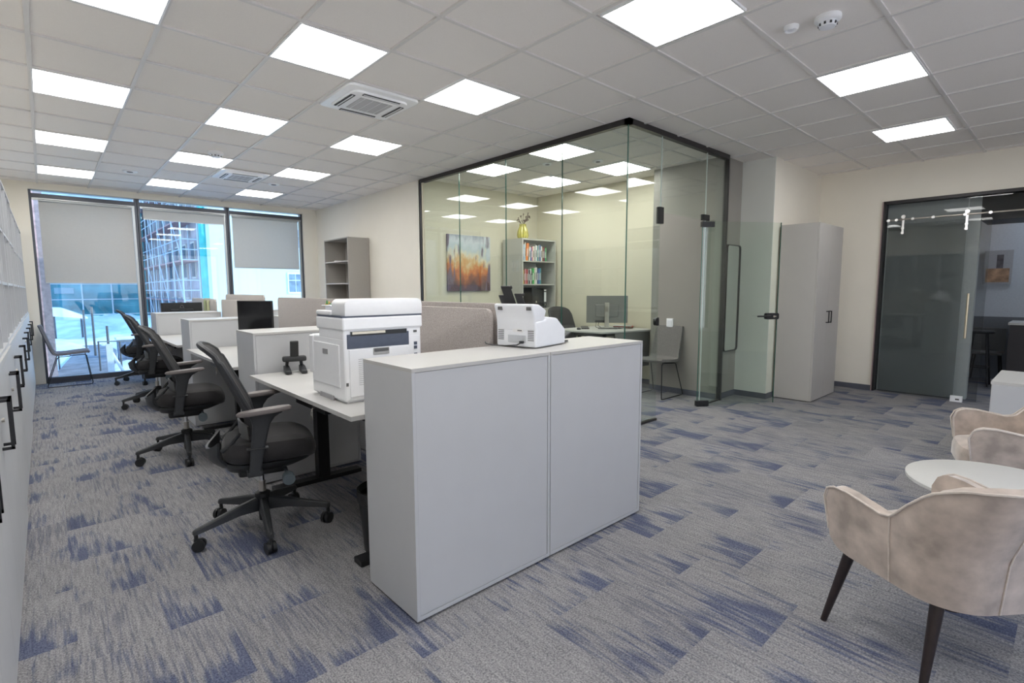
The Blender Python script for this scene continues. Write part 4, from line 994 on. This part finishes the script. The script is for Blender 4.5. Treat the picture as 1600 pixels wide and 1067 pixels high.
# lobby
greyl = mat('dark grey lobby wall', (.62, .66, .65), .8); wl = mat('cool white lobby wall', (.55, .58, .62), .8)
stru(MB().box(XD+.16, XD+.30, .93, 2.4, 0, 2.9).build('wall_lobby_pier', greyl))
stru(MB().box(11.5, 11.6, -2.2, 2.4, 0, H).build('wall_lobby_end', wl))
stru(MB().box(XD+.16, 11.6, 2.3, 2.4, 0, H).box(XD+.12, 11.6, -2.2, -2.1, 0, H).build('wall_lobby_sides', wl))
stru(MB().box(XD+.16, XD+.9, -1.9, .93, 2.36, 2.9).build('wall_lobby_header', blackp))
stru(MB().box(11.47, 11.5, -2.1, 2.3, 0, 1.02).build('trim_4', mat('lobby dado grey', (.16, .17, .19), .6)))
t = thing('lobby_picture', 'small warm toned picture seen through the dark glass door', 'picture', (11.485, .92, 1.82))
MB().box(-.02, .01, -.17, .17, -.27, .27).build('frame', mat('picture grey', (.40, .40, .42), .6), t)
MB().box(-.023, -.019, -.14, .14, -.24, -.02).build('lower_print', mat('picture tan', (.42, .26, .16), .6, nz=.4, nscale=12), t)
MB().box(-.023, -.019, -.06, .02, -.02, .20).build('dark_figure', mat('picture dark', (.12, .11, .12), .6, nz=.4, nscale=12), t)
t = thing('bar_stool', 'black bar stool glimpsed behind the dark glass door', 'stool', (10.6, .98, 0))
MB().lathe([(0, .80), (.16, .80), (.17, .82), (.16, .84), (0, .845)]).build('seat', blackp, t, True)
for k in range(4):
    a = PI/4+k*PI/2; MB().cyl((.20*math.cos(a), .20*math.sin(a), 0), (.11*math.cos(a), .11*math.sin(a), .80), .012).build('leg', blackm, t, True)
MB().tube([(.17*math.cos(PI/4+k*PI/2), .17*math.sin(PI/4+k*PI/2), .28) for k in range(4)], .008, 6, True).build('foot_ring', blackm, t)
t = thing('lobby_counter', 'dark counter with pale top in the lobby behind glass', 'counter', (10.4, -1.6, 0))
MB().box(0, .7, 0, 2.25, 0, .95).build('front', mat('dark counter', (.035, .032, .035), .5), t)
MB().box(-.02, .72, -.02, 2.27, .95, .985, .003).build('counter_top', lam_top, t)
t = thing('lobby_chair', 'grey lobby chair behind the dark glass', 'chair', (11.1, .93, 0), PI)
MB().box(-.2, .2, -.2, .2, .44, .48, .01).build('seat', greyp, t); MB().box(-.2, -.17, -.2, .2, .48, .85, .01).build('backrest', greyp, t)
for a, b in ((1, 1), (1, -1), (-1, 1), (-1, -1)): MB().cyl((a*.19, b*.19, 0), (a*.15, b*.15, .44), .012).build('leg', blackm, t)
t = thing('ceiling_spot', 'warm lobby spotlight behind the dark glass', 'lamp', (11.0, 1.25, 2.95))  # spot hung on a stem from the lobby ceiling, unseen by the camera
MB().cyl((0, 0, 0), (0, 0, .235), .01).build('stem', blackm, t)
MB().cyl((0, 0, -.10), (0, 0, .02), .05, .04).build('shade', blackm, t, True)
MB().cyl((0, 0, -.104), (0, 0, -.100), .044).build('bulb', emis('warm bulb', (1, .62, .30), 14), t, True)
t = thing('ceiling_light', 'lobby ceiling panel behind the dark glass', 'ceiling light', (10.9, -.2, H))
MB().box(-.3, .3, -.3, .3, -.004, .01).build('diffuser', emis('cool diffuser', (.72, .84, 1.0), 4.5), t)

# ================================================================== OUTSIDE
snow = mat('snow', (.72, .78, .86), .9, nz=.22, nscale=1.2, bump=.4, bscale=3)
def snowf(x, y):
    z = -.55
    d = max(0, min(1, (y-17)/12))
    z += d*(.25+.30*math.sin(x*.9+1)*math.sin(y*.55))+.18*math.sin(x*2.1+y*.6)*d
    z += .9*math.exp(-((y-34)/3.5)**2)*(1+.25*math.sin(x*1.7)) - .0
    if x > 1.6: z += .5*math.exp(-((y-24)/3.)**2)*min(1, (x-1.6)/1.5)
    z += .04*math.sin(x*7+y*3)+.03*math.sin(y*5-x*4)
    return min(z, .25)-.15
b = bmesh.new(); nx, ny = 60, 90; V = []
for i in range(nx+1):
    V.append([b.verts.new((-9+i*14/nx, 11.6+j*34/ny, snowf(-9+i*14/nx, 11.6+j*34/ny) if j > 0 else -.7)) for j in range(ny+1)])
for i in range(nx):
    for j in range(ny): b.faces.new((V[i][j], V[i+1][j], V[i+1][j+1], V[i][j+1]))
q = MB(); q.b.free(); q.b = b
o = q.build('snow_ground', snow, None, True); tag(o, 'snow covered ground and heaped snow outside the windows', 'snow'); o['kind'] = 'stuff'
path_ = MB().prism([(-.2, 14), (.9, 14), (1.7, 22), (1.5, 30), (.8, 30), (.6, 22)], -.75, -.52).build('trodden_path', mat('wet grey path', (.20, .21, .23), .9, nz=.3, nscale=3)); tag(path_, 'grey trodden path through the snow outside', 'path')
# teal glass building
t = thing('glass_building', 'teal glazed building with white mullions across the snowy yard', 'building', (0, 46, -2))
MB().box(-8, 5.6, 0, 6, 0, 9.6).build('facade', mat('teal glazing', (.07, .27, .31), .25, nz=.55, nscale=.7), t)
MB().box(5.2, 6.9, .4, 6, 0, 9.2).build('end_wall', mat('pale lilac wall', (.42, .44, .52), .8, nz=.2, nscale=1.5), t)
g = MB()
for k in range(9): g.box(-7.8+k*1.62-.04, -7.8+k*1.62+.04, -.06, 0, 0, 9.6)
for k in range(9): g.box(-8, 5.6, -.05, 0, .8+k*1.05-.03, .8+k*1.05+.03)
g.build('mullion_grid', mat('white mullion', (.55, .62, .66), .5), t)
MB().box(-8.1, 5.7, -.2, 6, 9.6, 10.0).build('snowy_parapet', snow, t)
for k in range(6): MB().box(-4+k*1.5, -3+k*1.5, -.09, -.05, 3.3+(k % 3)*.7, 3.7+(k % 3)*.7).build('lit_panel', mat('pale interior', (.30, .42, .46), .5), t)
# scaffolded building
t = thing('scaffolded_building', 'red grey building facade under renovation behind scaffolding', 'building', (5.9, 30, -2))
MB().box(0, 4, 0, 17, 0, 15).build('facade', mat('dusty mauve render', (.42, .36, .38), .9, nz=.35, nscale=.9), t)
for f_ in range(5):
    for k in range(8):
        w_ = MB().box(-.06, .02, .6+k*2.1, 1.5+k*2.1, 1.2+f_*2.9, 3.1+f_*2.9).build('window', mat('pale window surround', (.60, .55, .50), .7), t)
        MB().box(-.08, -.05, .7+k*2.1, 1.4+k*2.1, 1.3+f_*2.9, 3.0+f_*2.9).build('pane', mat('shaded facade pane', (.10, .11, .14), .3, nz=.5, nscale=2), w_)
for f_ in range(5): MB().box(.2+0, .7, -.05, .02, 1.3+f_*2.9, 2.9+f_*2.9).build('window', MATS['shaded facade pane'], t)
sc = thing('scaffolding', 'galvanised scaffolding with red planks in front of the facade', 'scaffolding', (5.1, 29.6, -2))
post = MB(); plank = MB(); rail = MB()
gal = mat('galvanised tube', (.55, .60, .66), .5, metal=.2)
for k in range(8):
    y = k*2.2
    for x in (0, .72): post.cyl((x, y, 0), (x, y, 14), .035, n=6)
    for z in range(7): rail.cyl((0, y, 1+z*2), (.72, y, 1+z*2), .028, n=6)
for z in range(7):
    plank.box(0, .72, 0, 15.4, z*2+.92, z*2+1.0)
    rail.cyl((0, 0, z*2+1.5), (0, 15.4, z*2+1.5), .028, n=6); rail.cyl((0, 0, z*2+2), (0, 15.4, z*2+2), .028, n=6)
    for k in range(0, 7, 2): rail.cyl((0, k*2.2, z*2+1), (0, k*2.2+2.2, z*2+3), .022, n=6)
    for zz in (1.5, 2.0): rail.cyl((0, 0, z*2+zz), (.72, 0, z*2+zz), .028, n=6)
post.build('upright', gal, sc); rail.build('guard_rail', gal, sc); plank.build('plank', mat('reddish plank', (.36, .20, .19), .8, nz=.2), sc)
t = thing('debris_sheet', 'bright turquoise protective sheeting hanging beside the scaffolding', 'sheeting', (5.86, 29.45, -2))
MB().sheet(lambda u, v: (u*.42, .05*math.sin(u*9+v*5), v*13), 12, 40, .03).build('sheet', mat('turquoise netting', (.07, .48, .46), .7, nz=.15, nscale=2), t, True)
t = thing('white_building', 'pale rendered building with two pane windows seen at the right', 'building', (5.06, 23.6, -.9))
MB().box(0, 12, 0, .6, 0, 11).build('facade', mat('pale bluish render', (.60, .66, .67), .9, nz=.03, nscale=.5), t)
for (x, z) in ((1.87, 4.6), (3.4, 4.65), (3.29, 2.7), (5.2, 4.65), (5.0, 2.7)):
    w_ = MB().box(x-.34, x+.34, -.05, .02, z-.46, z+.46).build('window', mat('white window frame', (.75, .78, .80), .5), t)
    for (a_, b_) in ((-.28, -.02), (.02, .28)): MB().box(x+a_, x+b_, -.07, -.04, z-.39, z+.10).box(x+a_, x+b_, -.07, -.04, z+.14, z+.39).build('pane', mat('window pane blue', (.16, .22, .30), .3, nz=.5, nscale=3), w_)
# near brick edge of our neighbour
t = thing('brick_wing', 'pinkish brick wall edge just outside the leftmost window', 'wall', (-2.2, 12.6, -.9))
MB().box(0, 2.29, 0, 6, 0, 7).build('brickwork', mat('pale pink brick', (.46, .33, .32), .9, nz=.25, nscale=14), t)
# yard items
t = thing('low_roof', 'small snow covered canopy outside by the brick wall', 'roof', (.65, 27, .55))
MB().prism([(-.6, 0), (.55, -.15), (.55, -.08), (-.2, .28), (-.6, .3)], -.9, .9, M=RX90).build('snow_cap', snow, t)
MB().box(-.5, -.4, -.05, .05, -1.3, 0).box(.35, .42, -.05, .05, -1.3, -.1).build('post', greyp, t)
def pole(x, y, h, label, r=.03, c=None):
    t = thing('pole', label, 'pole', (x, y, -.75)); MB().cyl((0, 0, 0), (0, 0, h), r, n=8).build('tube', c or greyp, t, True)
pole(1.05, 20.5, 1.75, 'slim grey pole in the snowy yard, tallest one'); pole(1.25, 18.5, 1.25, 'slim grey railing pole beside the yard path'); pole(.95, 23, 1.6, 'distant slim grey pole by snow heap')
t = thing('handrail', 'grey metal handrail along the snowy yard path', 'handrail', (.3, 0, 0))
MB().tube([(.62, 16.5, -.7), (.62, 16.5, .22), (1.35, 17.5, .12), (1.9, 18.5, -.05), (1.9, 18.5, -.7)], .02).tube([(1.1, 17.1, .15), (1.1, 17.1, -.7)], .02).build('rail', greyp, t, True)
t = thing('stone_wall', 'low dark block retaining wall in the snowy yard', 'wall', (1.55, 19.5, -.75))
MB().box(0, 3.2, 0, .4, 0, .75).build('blocks', mat('blue grey block', (.16, .20, .27), .9, nz=.5, nscale=9), t)
MB().box(-.05, 3.25, -.05, .45, .75, .83, .02).build('snow_cap', snow, t)
t = thing('white_trestle', 'white painted timber trestle standing in the snow', 'trestle', (1.0, 14.6, -.75))
whitew = mat('white painted timber', (.75, .78, .80), .6)
MB().box(-.06, .06, -.06, .06, 0, 1.05).build('post', whitew, t)
MB().tube([(0, 0, .95), (.38, 0, .0)], .03).tube([(0, 0, .55), (.22, 0, .0)], .025).build('brace', whitew, t)
t = thing('marker_post', 'small orange red marker by the brick wall outside', 'marker', (.17, 18.9, -.35))
MB().sph((0, 0, .12), .09, (1, 1, .8)).build('head', mat('orange red plastic', (.80, .22, .12), .5), t, True)
MB().cyl((0, 0, -.6), (0, 0, .08), .02).build('stem', greyp, t)
